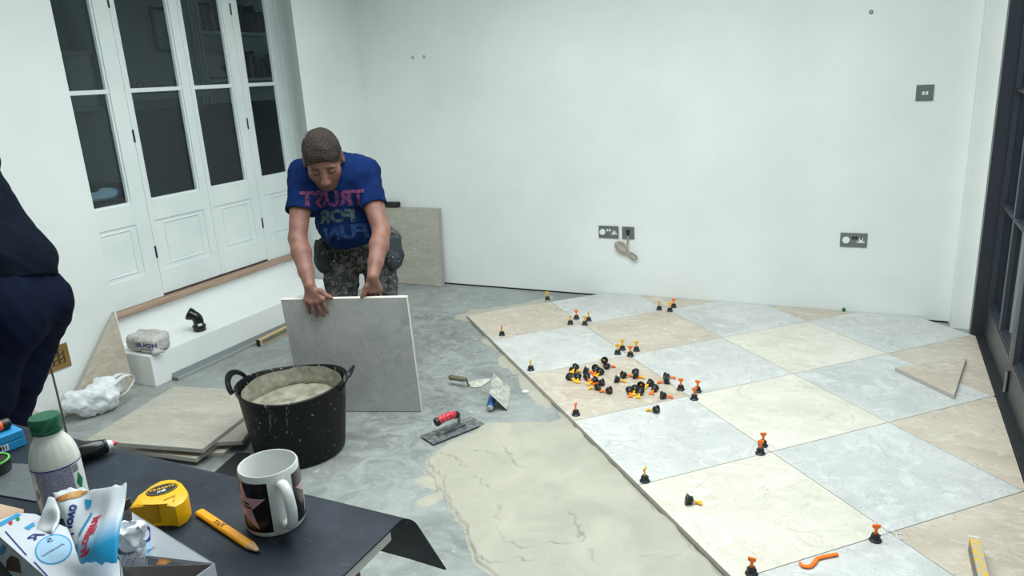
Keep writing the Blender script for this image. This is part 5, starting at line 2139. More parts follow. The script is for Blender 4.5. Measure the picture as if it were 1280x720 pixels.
SL = math.radians(15.5)
for k, (bx, by, tx, ty, c, dz) in enumerate(pile):
    b0 = onZ(680 + bx / 7.111, 430 + by / 7.111, TILE_Z + 0.018)
    t0 = onZ(680 + tx / 7.111, 430 + ty / 7.111, TILE_Z + 0.006)
    d = t0 - b0
    d.z = 0
    if d.length < 1e-4:
        d = Vector((1, 0, 0))
    d.normalize()
    # nudge apart so the caps do not run into one another
    for _ in range(12):
        moved = False
        for q in placed:
            gap = (b0 + d * 0.012) - q
            gap.z = 0
            if gap.length < 0.031 and dz == 0:
                b0 = b0 + (gap.normalized() if gap.length > 1e-5 else Vector((1, 0, 0))) * (0.032 - gap.length)
                moved = True
        if not moved:
            break
    if dz == 0:
        placed.append(b0 + d * 0.012)
    base = Vector((b0.x, b0.y, TILE_Z + 0.0004 + 0.0200 * math.cos(SL) + dz))
    ax = d * math.cos(SL) - UPV * math.sin(SL)
    nm = 'yellow-handled tile clip lying apart on the grey tile below the pile' if k == 28 else '%s-handled tile clip lying %s' % (CN[c], spot(bx, by))
    q = ax.to_track_quat('Z', 'Y').to_matrix()
    # turn so the T lies flat: local x horizontal
    lx = q @ Vector((1, 0, 0))
    hx = UPV.cross(ax).normalized()
    ang = math.atan2(q.col[1].dot(hx), q.col[0].dot(hx))
    clip(base, c, nm, 'loose levelling clips on the beige tile' if k != 28 else None, ang, ax)
b0, t0 = onZ(857.5, 624, TILE_Z + 0.018), onZ(875, 629, TILE_Z + 0.004)
d = t0 - b0
d.z = 0
d.normalize()
ax = d * math.cos(SL) - UPV * math.sin(SL)
q = ax.to_track_quat('Z', 'Y').to_matrix()
hx = UPV.cross(ax).normalized()
clip(Vector((b0.x, b0.y, TILE_Z + 0.0004 + 0.02 * math.cos(SL))), 'y', 'yellow-handled tile clip lying alone on the cream tile beside the adhesive bed', None, math.atan2(q.col[1].dot(hx), q.col[0].dot(hx)), ax)
# orange hook wrench for the clips
wp = [onZ(x, y, TILE_Z + 0.006) for x, y in ((1000, 703), (1003, 707), (1012, 708), (1018, 703), (1022, 698), (1034, 695), (1047, 692.5))]
bm = tube(bmesh.new(), catmull(wp, 4), [0.004] * 4 + [0.0055] * 21, 8, False, (1.3, 0.8))
tag(obj('clip_wrench', bm, 'clip_orange', None, True), 'orange plastic hook wrench lying on the laid tiles', 'wrench')
# worn yellow level block at the near right
a = onZ(1216, 689, TILE_Z)
d = (onZ(1224, 724, TILE_Z) - a)
d.normalize()
m = mtx_frame(a + UPV * (TILE_Z * 0 + 0.001), d, Vector((-d.y, d.x, 0)))
lv = thing('spirit_level', 'short worn yellow level standing on the laid tiles by the charcoal doors', 'level')
lv.matrix_world = m
obj('body', boxbm((0.002, -0.014, 0.0), (0.40, 0.014, 0.050), None, 0.002), 'level', lv)
obj('web', boxbm((0.02, 0.0142, 0.008), (0.38, 0.0155, 0.042)), 'level_side', lv)
obj('web', boxbm((0.02, -0.0155, 0.008), (0.38, -0.0142, 0.042)), 'level_side', lv)
obj('end_cap', boxbm((-0.004, -0.0145, 0.0), (0.0016, 0.0145, 0.051), None, 0.001), 'white_plastic', lv)
# white joint spacers left at two cross joints
for k, (x, y, lab) in enumerate(((1112, 667, 'white plastic joint spacer at the cross joint near the yellow level'), (1127, 671, 'second white joint spacer beside the standing clip near the yellow level'))):
    P = onZ(x, y, TILE_Z + 0.0004)
    bm = tube(bmesh.new(), [P + Vector((0.016 * math.cos(a + k), 0.016 * math.sin(a + k), 0.0016)) for a in np.linspace(0.3, 4.2, 12)], 0.0016, 6)
    tag(obj('joint_spacer', bm, 'white_plastic', None, True), lab, 'spacer')
P = onZ(657, 491, 0.0005)
bm = prism(bmesh.new(), [(P.x - 0.018, P.y - 0.008), (P.x, P.y - 0.014), (P.x + 0.02, P.y), (P.x + 0.004, P.y + 0.012), (P.x - 0.014, P.y + 0.008)], 0.0005, 0.012, None, 0.003)
tag(obj('plaster_crumb', bm, 'white_plastic'), 'white crumb of plaster on the screed near the blue-handled trowel', 'debris')

# ================================================================== trowels on the screed
# finishing trowel, red grip
c0, c1 = onZ(533.5, 552.5, 0.0), onZ(597, 527.5, 0.0)
d = (c1 - c0)
L_ = d.length
d.normalize()
s = Vector((-d.y, d.x, 0))
m = mtx_frame(c0 + UPV * 0.0085, d, s)
tr = thing('finishing_trowel', 'flat steel trowel with a red grip at the rim of the adhesive bed', 'trowel')
tr.matrix_world = m
obj('blade', boxbm((0, -0.055, 0.0), (L_, 0.055, 0.0018), None, 0.0006), 'steel', tr)
obj('spine', boxbm((0.06, -0.011, 0.0019), (L_ - 0.07, 0.011, 0.014), None, 0.004), 'steel', tr)
bm = tube(bmesh.new(), catmull([(L_ * 0.62, 0, 0.013), (L_ * 0.64, 0, 0.04), (L_ * 0.62, 0, 0.062), (L_ * 0.56, 0, 0.070)], 5), 0.0075, 10)
obj('shank', bm, 'steel', tr, True)
gp = catmull([(L_ * 0.60, 0, 0.066), (L_ * 0.50, 0, 0.074), (L_ * 0.36, 0, 0.074), (L_ * 0.24, 0, 0.068)], 6)
g = obj('grip', tube(bmesh.new(), gp, [0.016, 0.0165, 0.017, 0.0175, 0.018, 0.0185, 0.019, 0.019, 0.019, 0.019, 0.0185, 0.018, 0.018, 0.018, 0.018, 0.0185, 0.019, 0.019, 0.018][:len(gp)], 14), 'red_grip', tr, True)
obj('grip_end', tube(bmesh.new(), [gp[-1] + (gp[-1] - gp[-2]).normalized() * x for x in (-0.004, 0.004, 0.012, 0.016)], [0.0185, 0.020, 0.019, 0.014], 14), 'black_plastic', g, True)
obj('grip_collar', tube(bmesh.new(), [gp[0] - (gp[1] - gp[0]).normalized() * x for x in (-0.018, -0.006, 0.006, 0.012)], [0.0178, 0.0178, 0.016, 0.011], 14), 'black_plastic', g, True)
# notched trowel propped on its blue handle
P0, P1 = onZ(635, 513.5, 0.001), onZ(639, 487, 0.001)
al = (P1 - P0)
nl = al.length
al.normalize()
sd = Vector((-al.y, al.x, 0))
if sd.dot(Vector(_R[0])) > 0:
    sd = -sd
bt = thing('notched_trowel', 'adhesive-covered notched trowel propped on edge on its blue handle', 'trowel')
th = math.radians(48)
updir = sd * math.cos(th) + UPV * math.sin(th)
m = mtx_frame(P0, al, updir)
bt.matrix_world = m
bm = bmesh.new()
box(bm, (0, 0.006, -0.0008), (nl, 0.125, 0.0008))
nt = int(nl / 0.014)
for k in range(nt):
    box(bm, (k * nl / nt, 0.0, -0.0008), (k * nl / nt + 0.5 * nl / nt, 0.006, 0.0008))
obj('notched_blade', bm, 'steel_pale', bt)
mi = m.inverted()
ha, hb = onZ(616.5, 494, 0.045), onZ(612.5, 510, 0.022)
la, lb = mi @ ha, mi @ hb
bm = tube(bmesh.new(), [la, la.lerp(lb, 0.2), la.lerp(lb, 0.5), la.lerp(lb, 0.85), lb], [0.015, 0.018, 0.0185, 0.0185, 0.016], 14)
g = obj('grip', bm, 'blue_grip', bt, True)
dd = (lb - la).normalized()
obj('grip_end', tube(bmesh.new(), [lb - dd * 0.003, lb + dd * 0.003, lb + dd * 0.006], [0.0165, 0.0155, 0.011], 14), 'steel_pale', g, True)
sg = -1 if (la.z < 0) else 1
obj('shank', tube(bmesh.new(), catmull([la + dd * 0.005, la - dd * 0.02, Vector((la.x + 0.03, 0.085, sg * 0.018)), Vector((la.x + 0.03, 0.08, sg * 0.001))], 5), 0.006, 8), 'steel', bt, True)
# small pointing trowel
B0 = onZ(586, 483.5, 0.0)
tipp = onZ(612, 475, 0.0)
d = (tipp - B0)
bl = d.length
d.normalize()
m = mtx_frame(B0 + UPV * 0.003, d, Vector((-d.y, d.x, 0)))
pt = thing('pointing_trowel', 'small pointing trowel with a weathered wooden handle on the screed', 'trowel')
pt.matrix_world = m
bm = prism(bmesh.new(), [(0.0, -0.008), (0.02, -0.045), (bl * 0.35, -0.05), (bl, -0.012), (bl * 1.02, 0.0), (bl, 0.012), (bl * 0.35, 0.05), (0.02, 0.045), (0.0, 0.008)], 0.0, 0.0016)
obj('blade', bm, 'steel_pale', pt)
mi = m.inverted()
ha, hb = mi @ onZ(583, 474.5, 0.045), mi @ onZ(562, 471.5, 0.040)
obj('shank', tube(bmesh.new(), catmull([(0.004, 0, 0.003), (-0.006, 0, 0.02), ha + Vector((0.004, 0, -0.006)), ha], 5), 0.0045, 8), 'steel', pt, True)
obj('handle', tube(bmesh.new(), [ha, ha.lerp(hb, 0.1), ha.lerp(hb, 0.35), ha.lerp(hb, 0.7), ha.lerp(hb, 0.92), hb], [0.010, 0.0125, 0.014, 0.0135, 0.0155, 0.012], 12), 'wood_grip', pt, True)


# ================================================================== the work table
TT = 0.92
tx0, tx1, ty0, ty1 = -0.62, 0.975, -3.96, -3.362
tab = thing('work_table', 'trestle work table with white board top and maroon legs', 'table', ((tx0 + tx1) / 2, (ty0 + ty1) / 2, 0))


def tpart(name, bm, mat, smooth=False):
    return attach(obj(name, bm, mat, None, smooth), tab)


tpart('board', boxbm((tx0, ty0, TT - 0.022), (tx1 - 0.002, ty1, TT - 0.003), None, 0.002), 'board_edge')
for x in (tx0 + 0.12, tx1 - 0.075):
    tpart('cross_bar', boxbm((x - 0.025, ty0 + 0.04, TT - 0.085), (x + 0.025, ty1 - 0.02, TT - 0.0225), None, 0.003), 'maroon')
    for yy, s in ((ty0 + 0.07, -1), (ty1 - 0.05, 1)):
        m = Matrix.Translation((x, yy, 0))
        bm = bmesh.new()
        v8 = []
        for zz, off in ((0.001, 0.0), (TT - 0.0852, -0.0)):
            for dx_, dy_ in ((-0.022, -0.014), (0.022, -0.014), (0.022, 0.014), (-0.022, 0.014)):
                v8.append(bm.verts.new((x + dx_, yy + dy_ + s * (0.0 if zz > 0.1 else 0.06), zz)))
        for f in ((3, 2, 1, 0), (4, 5, 6, 7), (0, 1, 5, 4), (1, 2, 6, 5), (2, 3, 7, 6), (3, 0, 4, 7)):
            bm.faces.new([v8[i] for i in f])
        tpart('leg', bm, 'maroon')
    tpart('stretcher', boxbm((x - 0.015, ty0 + 0.04, 0.28), (x + 0.015, ty1 - 0.02, 0.315)), 'maroon')
# black mat draped over the far edge
MX1 = 0.977
bm = bmesh.new()
prof = [(ty0 + 0.01, TT)]
for k in range(1, 9):
    prof.append((ty0 + 0.01 + (-3.345 - ty0 - 0.01) * k / 8, TT))
for k in range(1, 7):
    a = math.radians(74) * k / 6
    prof.append((-3.345 + 0.028 * math.sin(a), TT - 0.028 * (1 - math.cos(a))))
ylast, zlast = prof[-1]
for k in range(1, 5):
    prof.append((ylast + 0.011 * k, zlast - 0.027 * k))
nx = 24
th_ = 0.0028
rows = []
for off in (0, 1):
    rr = []
    for i in range(nx + 1):
        x = tx0 - 0.01 + (MX1 - tx0 + 0.01) * i / nx
        col = []
        for k, (yy, zz) in enumerate(prof):
            flare = max(0, (k - 9)) * 0.0025 * (i / nx) ** 6
            hang = max(0, k - 14) * 0.0025 * math.sin(x * 9)
            j = min(k + 1, len(prof) - 1)
            i0_ = max(k - 1, 0)
            ty_, tz_ = prof[j][0] - prof[i0_][0], prof[j][1] - prof[i0_][1]
            ln = math.hypot(ty_, tz_)
            ny_, nz_ = -tz_ / ln, ty_ / ln
            col.append(bm.verts.new((x + flare, yy + hang - (th_ * ny_ if off else 0), zz - (th_ * nz_ if off else 0))))
        rr.append(col)
    rows.append(rr)
for off in (0, 1):
    for i in range(nx):
        for k in range(len(prof) - 1):
            q = [rows[off][i][k], rows[off][i + 1][k], rows[off][i + 1][k + 1], rows[off][i][k + 1]]
            bm.faces.new(q if off == 0 else q[::-1])
K = len(prof)
for i in range(nx):
    bm.faces.new((rows[0][i][K - 1], rows[0][i + 1][K - 1], rows[1][i + 1][K - 1], rows[1][i][K - 1]))
    bm.faces.new((rows[0][i][0], rows[1][i][0], rows[1][i + 1][0], rows[0][i + 1][0]))
for k in range(K - 1):
    bm.faces.new((rows[0][0][k], rows[0][0][k + 1], rows[1][0][k + 1], rows[1][0][k]))
    bm.faces.new((rows[0][nx][k], rows[1][nx][k], rows[1][nx][k + 1], rows[0][nx][k + 1]))
mat_o = obj('rubber_mat', bm, 'mat', None, 45)
tag(mat_o, 'black rubber mat spread on the work table, its far edge hanging over', 'mat')
TZ = TT + 0.0004

# ------------------------------------------------------------------ mug
MC = onZ(346, 651, TT)
mug = thing('mug', 'white mug with black panels and pink stars on the work table', 'mug', (MC.x, MC.y, TZ))
MR, MH = 0.0425, 0.096
prof = [(0, 0.003), (MR - 0.008, 0.003), (MR - 0.007, 0.0), (MR - 0.002, 0.0), (MR, 0.003), (MR, MH - 0.002), (MR - 0.0012, MH), (MR - 0.0025, MH), (MR - 0.0037, MH - 0.002), (MR - 0.0037, 0.010), (MR - 0.008, 0.006), (0, 0.006)]
obj('mug_body', lathe(bmesh.new(), prof, 120), 'ceramic', mug, 40)
bm = lathe(bmesh.new(), [(0, 0.0072), (MR - 0.0065, 0.0072), (MR - 0.0042, 0.012), (MR - 0.0041, 0.030)], 40)
obj('tea_stain', bm, 'tea', mug, True)
camang = math.atan2(CAM[1] - MC.y, CAM[0] - MC.x)
hang_ = camang + math.radians(17)
hr = Vector((math.cos(hang_), math.sin(hang_), 0))
hpts = catmull([hr * (MR - 0.002) + UPV * 0.080, hr * (MR + 0.012) + UPV * 0.083, hr * (MR + 0.026) + UPV * 0.072, hr * (MR + 0.031) + UPV * 0.050, hr * (MR + 0.026) + UPV * 0.030,
                hr * (MR + 0.012) + UPV * 0.018, hr * (MR - 0.002) + UPV * 0.018], 6)
obj('mug_handle', tube(bmesh.new(), hpts, 0.0068, 12, False, (1.15, 0.8)), 'ceramic', mug, True)


def cyl_patch(name, poly, a_mid, r, mat, parent, n=12):
    """polygon in (arc metres, height) wrapped on a cylinder; fan of fine rings from its centre"""
    bm = bmesh.new()
    cx_ = sum(p[0] for p in poly) / len(poly)
    cy_ = sum(p[1] for p in poly) / len(poly)
    P = []
    for k in range(len(poly)):
        a, b = Vector(poly[k]), Vector(poly[(k + 1) % len(poly)])
        for q in range(14):
            P.append(a.lerp(b, q / 14))
    rings = []
    for t in range(1, n + 1):
        f = t / n
        rings.append([bm.verts.new((r * math.cos(a_mid + (cx_ + (p.x - cx_) * f) / r), r * math.sin(a_mid + (cx_ + (p.x - cx_) * f) / r), cy_ + (p.y - cy_) * f)) for p in P])
    c = bm.verts.new((r * math.cos(a_mid + cx_ / r), r * math.sin(a_mid + cx_ / r), cy_))
    N = len(P)
    for k in range(N):
        bm.faces.new((c, rings[0][k], rings[0][(k + 1) % N]))
        for t in range(n - 1):
            bm.faces.new((rings[t][k], rings[t + 1][k], rings[t + 1][(k + 1) % N], rings[t][(k + 1) % N]))
    return obj(name, bm, mat, parent, True)


star = []
for k in range(10):
    a = math.pi / 2 + k * math.pi / 5
    rr = (0.044, 0.0172)[k % 2]
    star.append((rr * math.cos(a) * 0.95, 0.049 + rr * math.sin(a)))
for s in (-1, 1):
    am = hang_ + s * math.radians(83)
    hw = 0.0435
    p = cyl_patch('black_panel', [(-hw, 0.008), (hw, 0.008), (hw, 0.086), (-hw, 0.086)], am, MR + 0.0005, 'print_black', mug, 10)
    st = cyl_patch('pink_star', star, am, MR + 0.0009, 'print_rose', mug, 14)
    for (xx, zz, ww) in ((0.002, 0.053, 0.011), (0.002, 0.047, 0.014)):
        cyl_patch('star_caption', [(xx - ww, zz - 0.0016), (xx + ww, zz - 0.0016), (xx + ww, zz + 0.0016), (xx - ww, zz + 0.0016)], am, MR + 0.0012, 'print_black', mug, 2)

# ------------------------------------------------------------------ carpenter's pencil
a, b = onZ(250, 643, TT), onZ(326, 693.5, TT)
d = b - a
pl = d.length
m = mtx_frame(Vector((a.x, a.y, TZ)), d, Vector((-d.y, d.x, 0)))
pc = thing('carpenter_pencil', 'flat yellow carpenter pencil lying on the black mat', 'pencil')
pc.matrix_world = m
W_, T_ = 0.0070, 0.0075
sec = [(-W_, 0.0022), (-W_ + 0.0025, 0.0), (W_ - 0.0025, 0.0), (W_, 0.0022), (W_, T_ - 0.0022), (W_ - 0.0025, T_), (-W_ + 0.0025, T_), (-W_, T_ - 0.0022)]


def seg(x0, x1, f0, f1, name, mat):
    bm = bmesh.new()
    A = [bm.verts.new((x0, y * f0, T_ / 2 + (z - T_ / 2) * f0)) for y, z in sec]
    B = [bm.verts.new((x1, y * f1, T_ / 2 + (z - T_ / 2) * f1)) for y, z in sec]
    bm.faces.new(A)
    bm.faces.new(B[::-1])
    for k in range(8):
        bm.faces.new((A[k], B[k], B[(k + 1) % 8], A[(k + 1) % 8]))
    return obj(name, bm, mat, pc)


seg(0, pl - 0.026, 1, 1, 'body', 'pencil')
seg(pl - 0.026, pl - 0.006, 1, 0.32, 'sharpened_wood', 'pencil_wood')
seg(pl - 0.006, pl, 0.32, 0.12, 'lead', 'graphite')
lettering('lettering', 'Xact', 0.013, Matrix.Translation((pl * 0.36, 0, T_ + 0.0002)) @ Matrix.Rotation(0.0, 4, 'Z'), 'print_black', pc, True, 0.0002)

# ------------------------------------------------------------------ tape measure
TH = 0.036
top = [(162.6, 633), (166, 627), (173, 620), (187, 607.5), (200.5, 600.7), (210, 599), (219, 599), (227.7, 603.6), (234.5, 612.4), (235.5, 619), (230, 627), (219, 633.5), (207, 632), (196.6, 628.4), (179, 631)]
P = [onZ(x, y, TT + TH) for x, y in top]
cx_ = sum(p.x for p in P) / len(P)
cy_ = sum(p.y for p in P) / len(P)
tm = thing('tape_measure', 'yellow tape measure with a black oval label lying on the black mat', 'tape measure', (cx_, cy_, TZ))
poly = [(p.x - cx_, p.y - cy_) for p in P]
bm = prism(bmesh.new(), poly, 0.0, TH, None, 0.005)
obj('case', bm, 'tape_yellow', tm, 40)
# rubber ribs on the near side
near = [onZ(x, y, TT + TH) for x, y in ((163, 632.5), (179, 631), (196.6, 628.4))]
for k in range(6):
    f = 0.08 + 0.16 * k
    q = near[0].lerp(near[1], f * 2) if f < 0.5 else near[1].lerp(near[2], (f - 0.5) * 2)
    dn = (near[2] - near[0]).normalized()
    nn = Vector((dn.y, -dn.x, 0))
    m = mtx_frame(Vector((q.x - cx_, q.y - cy_, 0)), dn, nn)
    bm = boxbm((-0.0042, -0.001, -TH + 0.004), (0.0042, 0.0022, -0.001), m, 0.001)
    o = obj('rubber_rib', bm, 'tape_rubber', tm)
    zs = [v_.co.z for v_ in o.data.vertices]
    zc = min(zs)
    for v_ in o.data.vertices:
        v_.co.z += 0.003 - zc
# label
LCt = onZ(202.5, 612.5, TT + TH) - Vector((cx_, cy_, TT))
ldx = (onZ(219, 608, TT + TH) - onZ(186, 617, TT + TH)).normalized()
lab = []
for k in range(28):
    a = 2 * math.pi * k / 28
    lab.append((0.0225 * math.cos(a), 0.0165 * math.sin(a)))
m = mtx_frame(Vector((LCt.x, LCt.y, TH)), ldx, Vector((-ldx.y, ldx.x, 0)))
lo_ = obj('oval_label', prism(bmesh.new(), lab, 0.0, 0.0008, m), 'label_black', tm)
ring = [m @ Vector((0.0208 * math.cos(a), 0.0150 * math.sin(a), 0.0009)) for a in np.linspace(0, 2 * math.pi, 32, False)]
obj('label_ring', tube(bmesh.new(), ring, 0.0003, 5, True), 'tape_yellow', lo_)
lettering('lettering', 'STANLEY', 0.0088, m @ Matrix.Translation((0, 0.0035, 0.0011)) @ Matrix.Rotation(math.pi, 4, 'Z') @ Matrix.Scale(-1, 4, (0, 1, 0)) @ Matrix.Scale(-1, 4, (1, 0, 0)), 'tape_yellow', lo_, True, 0.0002)
lettering('lettering', '8m', 0.0100, m @ Matrix.Translation((-0.001, -0.0055, 0.0011)), 'white_plastic', lo_, True, 0.0002)
# chevron groove
cv = [onZ(x, y, TT + TH) - Vector((cx_, cy_, TT)) for x, y in ((205, 626), (219, 620), (217, 627))]
obj('grip_chevron', tube(bmesh.new(), [Vector((p.x, p.y, TH + 0.0004)) for p in cv], 0.0012, 6), 'tape_rubber', tm, True)
hk = onZ(161, 641, TT) - Vector((cx_, cy_, TT))
obj('tape_hook', boxbm((hk.x - 0.001, hk.y - 0.006, 0.006), (hk.x + 0.001, hk.y + 0.006, 0.022)), 'nickel', tm)

# ------------------------------------------------------------------ milk bottle with green cap
BO = onZ(84, 637, TT)
bo = thing('yogurt_bottle', 'white plastic drink bottle with green cap and violet label on the work table', 'bottle', (BO.x, BO.y, TZ))
bo.scale = (0.86, 0.86, 0.95)
br = 0.040
prof = [(0, 0.001), (br - 0.006, 0.0), (br - 0.001, 0.004), (br, 0.010), (br, 0.094), (br - 0.001, 0.100), (br - 0.004, 0.113), (br - 0.010, 0.126), (br - 0.017, 0.135), (0.0215, 0.140), (0.0205, 0.148), (0, 0.148)]
bm = lathe(bmesh.new(), prof, 56)
for v_ in bm.verts:
    if 0.095 < v_.co.z < 0.136:
        a = math.atan2(v_.co.y, v_.co.x)
        f = 1 + 0.010 * math.cos(16 * a)
        v_.co.x *= f
        v_.co.y *= f
obj('bottle_body', bm, 'milk', bo, 50)
bm = lathe(bmesh.new(), [(0, 0.143), (0.0240, 0.1425), (0.0255, 0.1445), (0.0255, 0.1485), (0.0248, 0.150), (0.0255, 0.151), (0.0252, 0.1665), (0.0235, 0.1695), (0.0, 0.1700)], 44)
obj('cap', bm, 'green_cap', bo, 40)
ca = math.atan2(CAM[1] - BO.y, CAM[0] - BO.x)
bm = lathe(bmesh.new(), [(br + 0.0004, 0.012), (br + 0.0004, 0.088)], 40, None, ca - 1.0, ca + 0.55)
lb = obj('violet_label', bm, 'violet_label', bo, True)
bm = lathe(bmesh.new(), [(br + 0.0004, 0.012), (br + 0.0004, 0.088)], 40, None, ca + 0.56, ca + 1.35)
obj('label_side', bm, 'white_plastic', bo, True)
bm = lathe(bmesh.new(), [(br + 0.0006, 0.0875), (br + 0.0006, 0.0898)], 48, None, ca - 1.5, ca + 1.35)
obj('label_line', bm, 'violet', bo, True)
leaf = [(0.0, -0.010), (0.006, 0.0), (0.0, 0.012), (-0.005, 0.0)]
cyl_patch('leaf_mark', [(x, 0.045 + z) for x, z in leaf], ca - 1.18, br + 0.0008, 'print_green', bo, 4)
cyl_patch('leaf_mark', [(x * 1.4, 0.055 + z * 1.4) for x, z in leaf], ca + 0.80, br + 0.0010, 'print_green', bo, 4)
for k in range(5):
    cyl_patch('barcode_bar', [(-0.006, 0.074 + k * 0.0026), (0.006, 0.074 + k * 0.0026), (0.006, 0.0754 + k * 0.0026), (-0.006, 0.0754 + k * 0.0026)], ca + 0.72, br + 0.0010, 'print_black', bo, 2)

# ------------------------------------------------------------------ blue case with orange marker, plate, sealant gun, dark pot
P = [onZ(x, y, TT) for x, y in ((34, 556), (-39, 585), (-75, 552), (4, 527))]
d = (P[0] - P[1]).normalized()
m = mtx_frame(P[0] + UPV * 0.0006, -d, Vector((d.y, -d.x, 0)) if Vector((d.y, -d.x, 0)).y > 0 else Vector((-d.y, d.x, 0)))
bb = thing('blue_case', 'bright blue plastic bit case with a barcode sticker at the end of the table', 'case')
bb.matrix_world = m
zs = 1 if (m[2][2] > 0) else -1
def zb(a, b):
    return (min(zs * a, zs * b), max(zs * a, zs * b))
z0, z1 = zb(0, 0.0165)
obj('case_base', boxbm((0, 0, z0), (0.15, 0.085, z1), None, 0.002), 'blue_box', bb)
z0, z1 = zb(0.0172, 0.032)
obj('case_lid', boxbm((0, 0, z0), (0.15, 0.085, z1), None, 0.002), 'blue_box', bb)
z0, z1 = zb(0.004, 0.016)
st = obj('sticker', boxbm((0.03, -0.0008, z0), (0.075, -0.0001, z1)), 'white_plastic', bb)
for k in range(9):
    obj('barcode_bar', boxbm((0.033 + k * 0.0043, -0.0012, zs * 0.007 if zs > 0 else -0.015), (0.0345 + k * 0.0043 + 0.0007 * (k % 3), -0.0009, 0.015 if zs > 0 else -0.007)), 'print_black', st)
mk = [m @ Vector((x, 0.03, zs * 0.0425)) for x in (0.008, 0.022, 0.0225, 0.10, 0.14)]
mkr = thing('marker', 'fat orange marker with a black end lying on the blue case', 'marker', mk[2])
attach(obj('barrel', tube(bmesh.new(), [mk[2], mk[3], mk[4]], [0.010, 0.010, 0.007], 14), 'orange_plastic', None, True), mkr)
attach(obj('cap', tube(bmesh.new(), [mk[0], mk[0].lerp(mk[1], 0.15), mk[1]], [0.008, 0.0102, 0.0104], 14), 'black_plastic', None, True), mkr)

pp = [tuple(onZ(x, y, TT)[:2]) for x, y in ((46, 582), (46, 628), (0, 620), (-30, 600), (2, 580))]
bm = prism(bmesh.new(), pp, TZ, TZ + 0.002)
tag(obj('steel_plate', bm, 'scraper'), 'worn grey steel scraper plate lying behind the drink bottle', 'plate')
Pd = onZ(-8, 592, TT)
pot = thing('tape_roll', 'black roll with a lime rim at the end of the work table', 'roll', (Pd.x, Pd.y, TZ + 0.0025))
obj('roll_body', lathe(bmesh.new(), [(0.012, 0), (0.028, 0), (0.029, 0.004), (0.029, 0.020), (0.012, 0.020), (0.012, 0)], 32), 'black_plastic', pot, 40)
obj('lime_rim', lathe(bmesh.new(), [(0.0265, 0.0202), (0.0292, 0.0202), (0.0292, 0.0222), (0.0265, 0.0222), (0.0265, 0.0202)], 32), 'lime', pot, 40)
g1, g0 = onZ(147, 553, TT + 0.016), onZ(84, 572, TT + 0.018)
gd = (g1 - g0).normalized()
gl = (g1 - g0).length
sg_ = thing('sealant_gun', 'black hand tool with a white and pink nozzle lying behind the drink bottle', 'tool', g0 - UPV * 0.018)
gg = [g0 + gd * (gl * f) for f in (0.0, 0.05, 0.55, 0.70, 0.74)]
attach(obj('barrel', tube(bmesh.new(), gg, [0.013, 0.016, 0.016, 0.014, 0.011], 20), 'black_gloss', None, 40), sg_)
attach(obj('collar', tube(bmesh.new(), [g0 + gd * gl * f for f in (0.72, 0.725, 0.775, 0.78)], [0.010, 0.013, 0.013, 0.009], 18), 'black_plastic', None, 40), sg_)
attach(obj('nozzle', tube(bmesh.new(), [g0 + gd * gl * f for f in (0.78, 0.80, 0.88, 0.90)], [0.008, 0.0092, 0.0075, 0.005], 16), 'white_plastic', None, 40), sg_)
attach(obj('nozzle_tip', tube(bmesh.new(), [g0 + gd * gl * f for f in (0.90, 0.95, 1.0)], [0.005, 0.004, 0.002], 12), 'pink_tip', None, 40), sg_)

# ------------------------------------------------------------------ torn biscuit carton and wrappers
def quad_panel(name, pts, mat, parent, thick=0.0006, uv=False):
    """thin card panel from an outline in space"""
    pts = [Vector(p) for p in pts]
    n = (pts[1] - pts[0]).cross(pts[2] - pts[0]).normalized()
    bm = bmesh.new()
    A = [bm.verts.new(p) for p in pts]
    B = [bm.verts.new(p - n * thick) for p in pts]
    bm.faces.new(A)
    bm.faces.new(B[::-1])
    for k in range(len(pts)):
        q = (k + 1) % len(pts)
        bm.faces.new((A[k], B[k], B[q], A[q]))
    return attach(obj(name, bm, mat), parent)


CZ = TT + 0.058
ct = thing('biscuit_carton', 'torn open white and blue biscuit carton on the near edge of the table', 'carton', tuple(onZ(60, 700, TT + 0.001)))
tl_, tr_ = onZ(42, 643, CZ), onZ(150, 664, CZ)
ax_ = (tr_ - tl_)
ax_.z = 0
ax_.normalize()
ay_ = Vector((ax_.y, -ax_.x, 0))            # towards the camera
LC = 0.185
c00 = tl_ - ax_ * 0.045
c10 = c00 + ax_ * LC
c01, c11 = c00 + ay_ * 0.165, c10 + ay_ * 0.165
dn = UPV * (CZ - TT - 0.0015)
outl = [(-14, 655), (22, 640.5), (44, 642), (100, 666), (150, 700), (152, 738), (75, 738), (0, 672)]
TP = [onZ(x, y, CZ) for x, y in outl]
quad_panel('top_panel', TP[::-1], 'card_white', ct)
for k_ in range(len(TP)):
    pa_, pb_ = TP[k_], TP[(k_ + 1) % len(TP)]
    quad_panel('side_panel', [pa_, pb_, pb_ - dn, pa_ - dn], 'card_white', ct)
c00, c10, c11 = TP[0].copy(), TP[4].copy(), TP[5].copy()
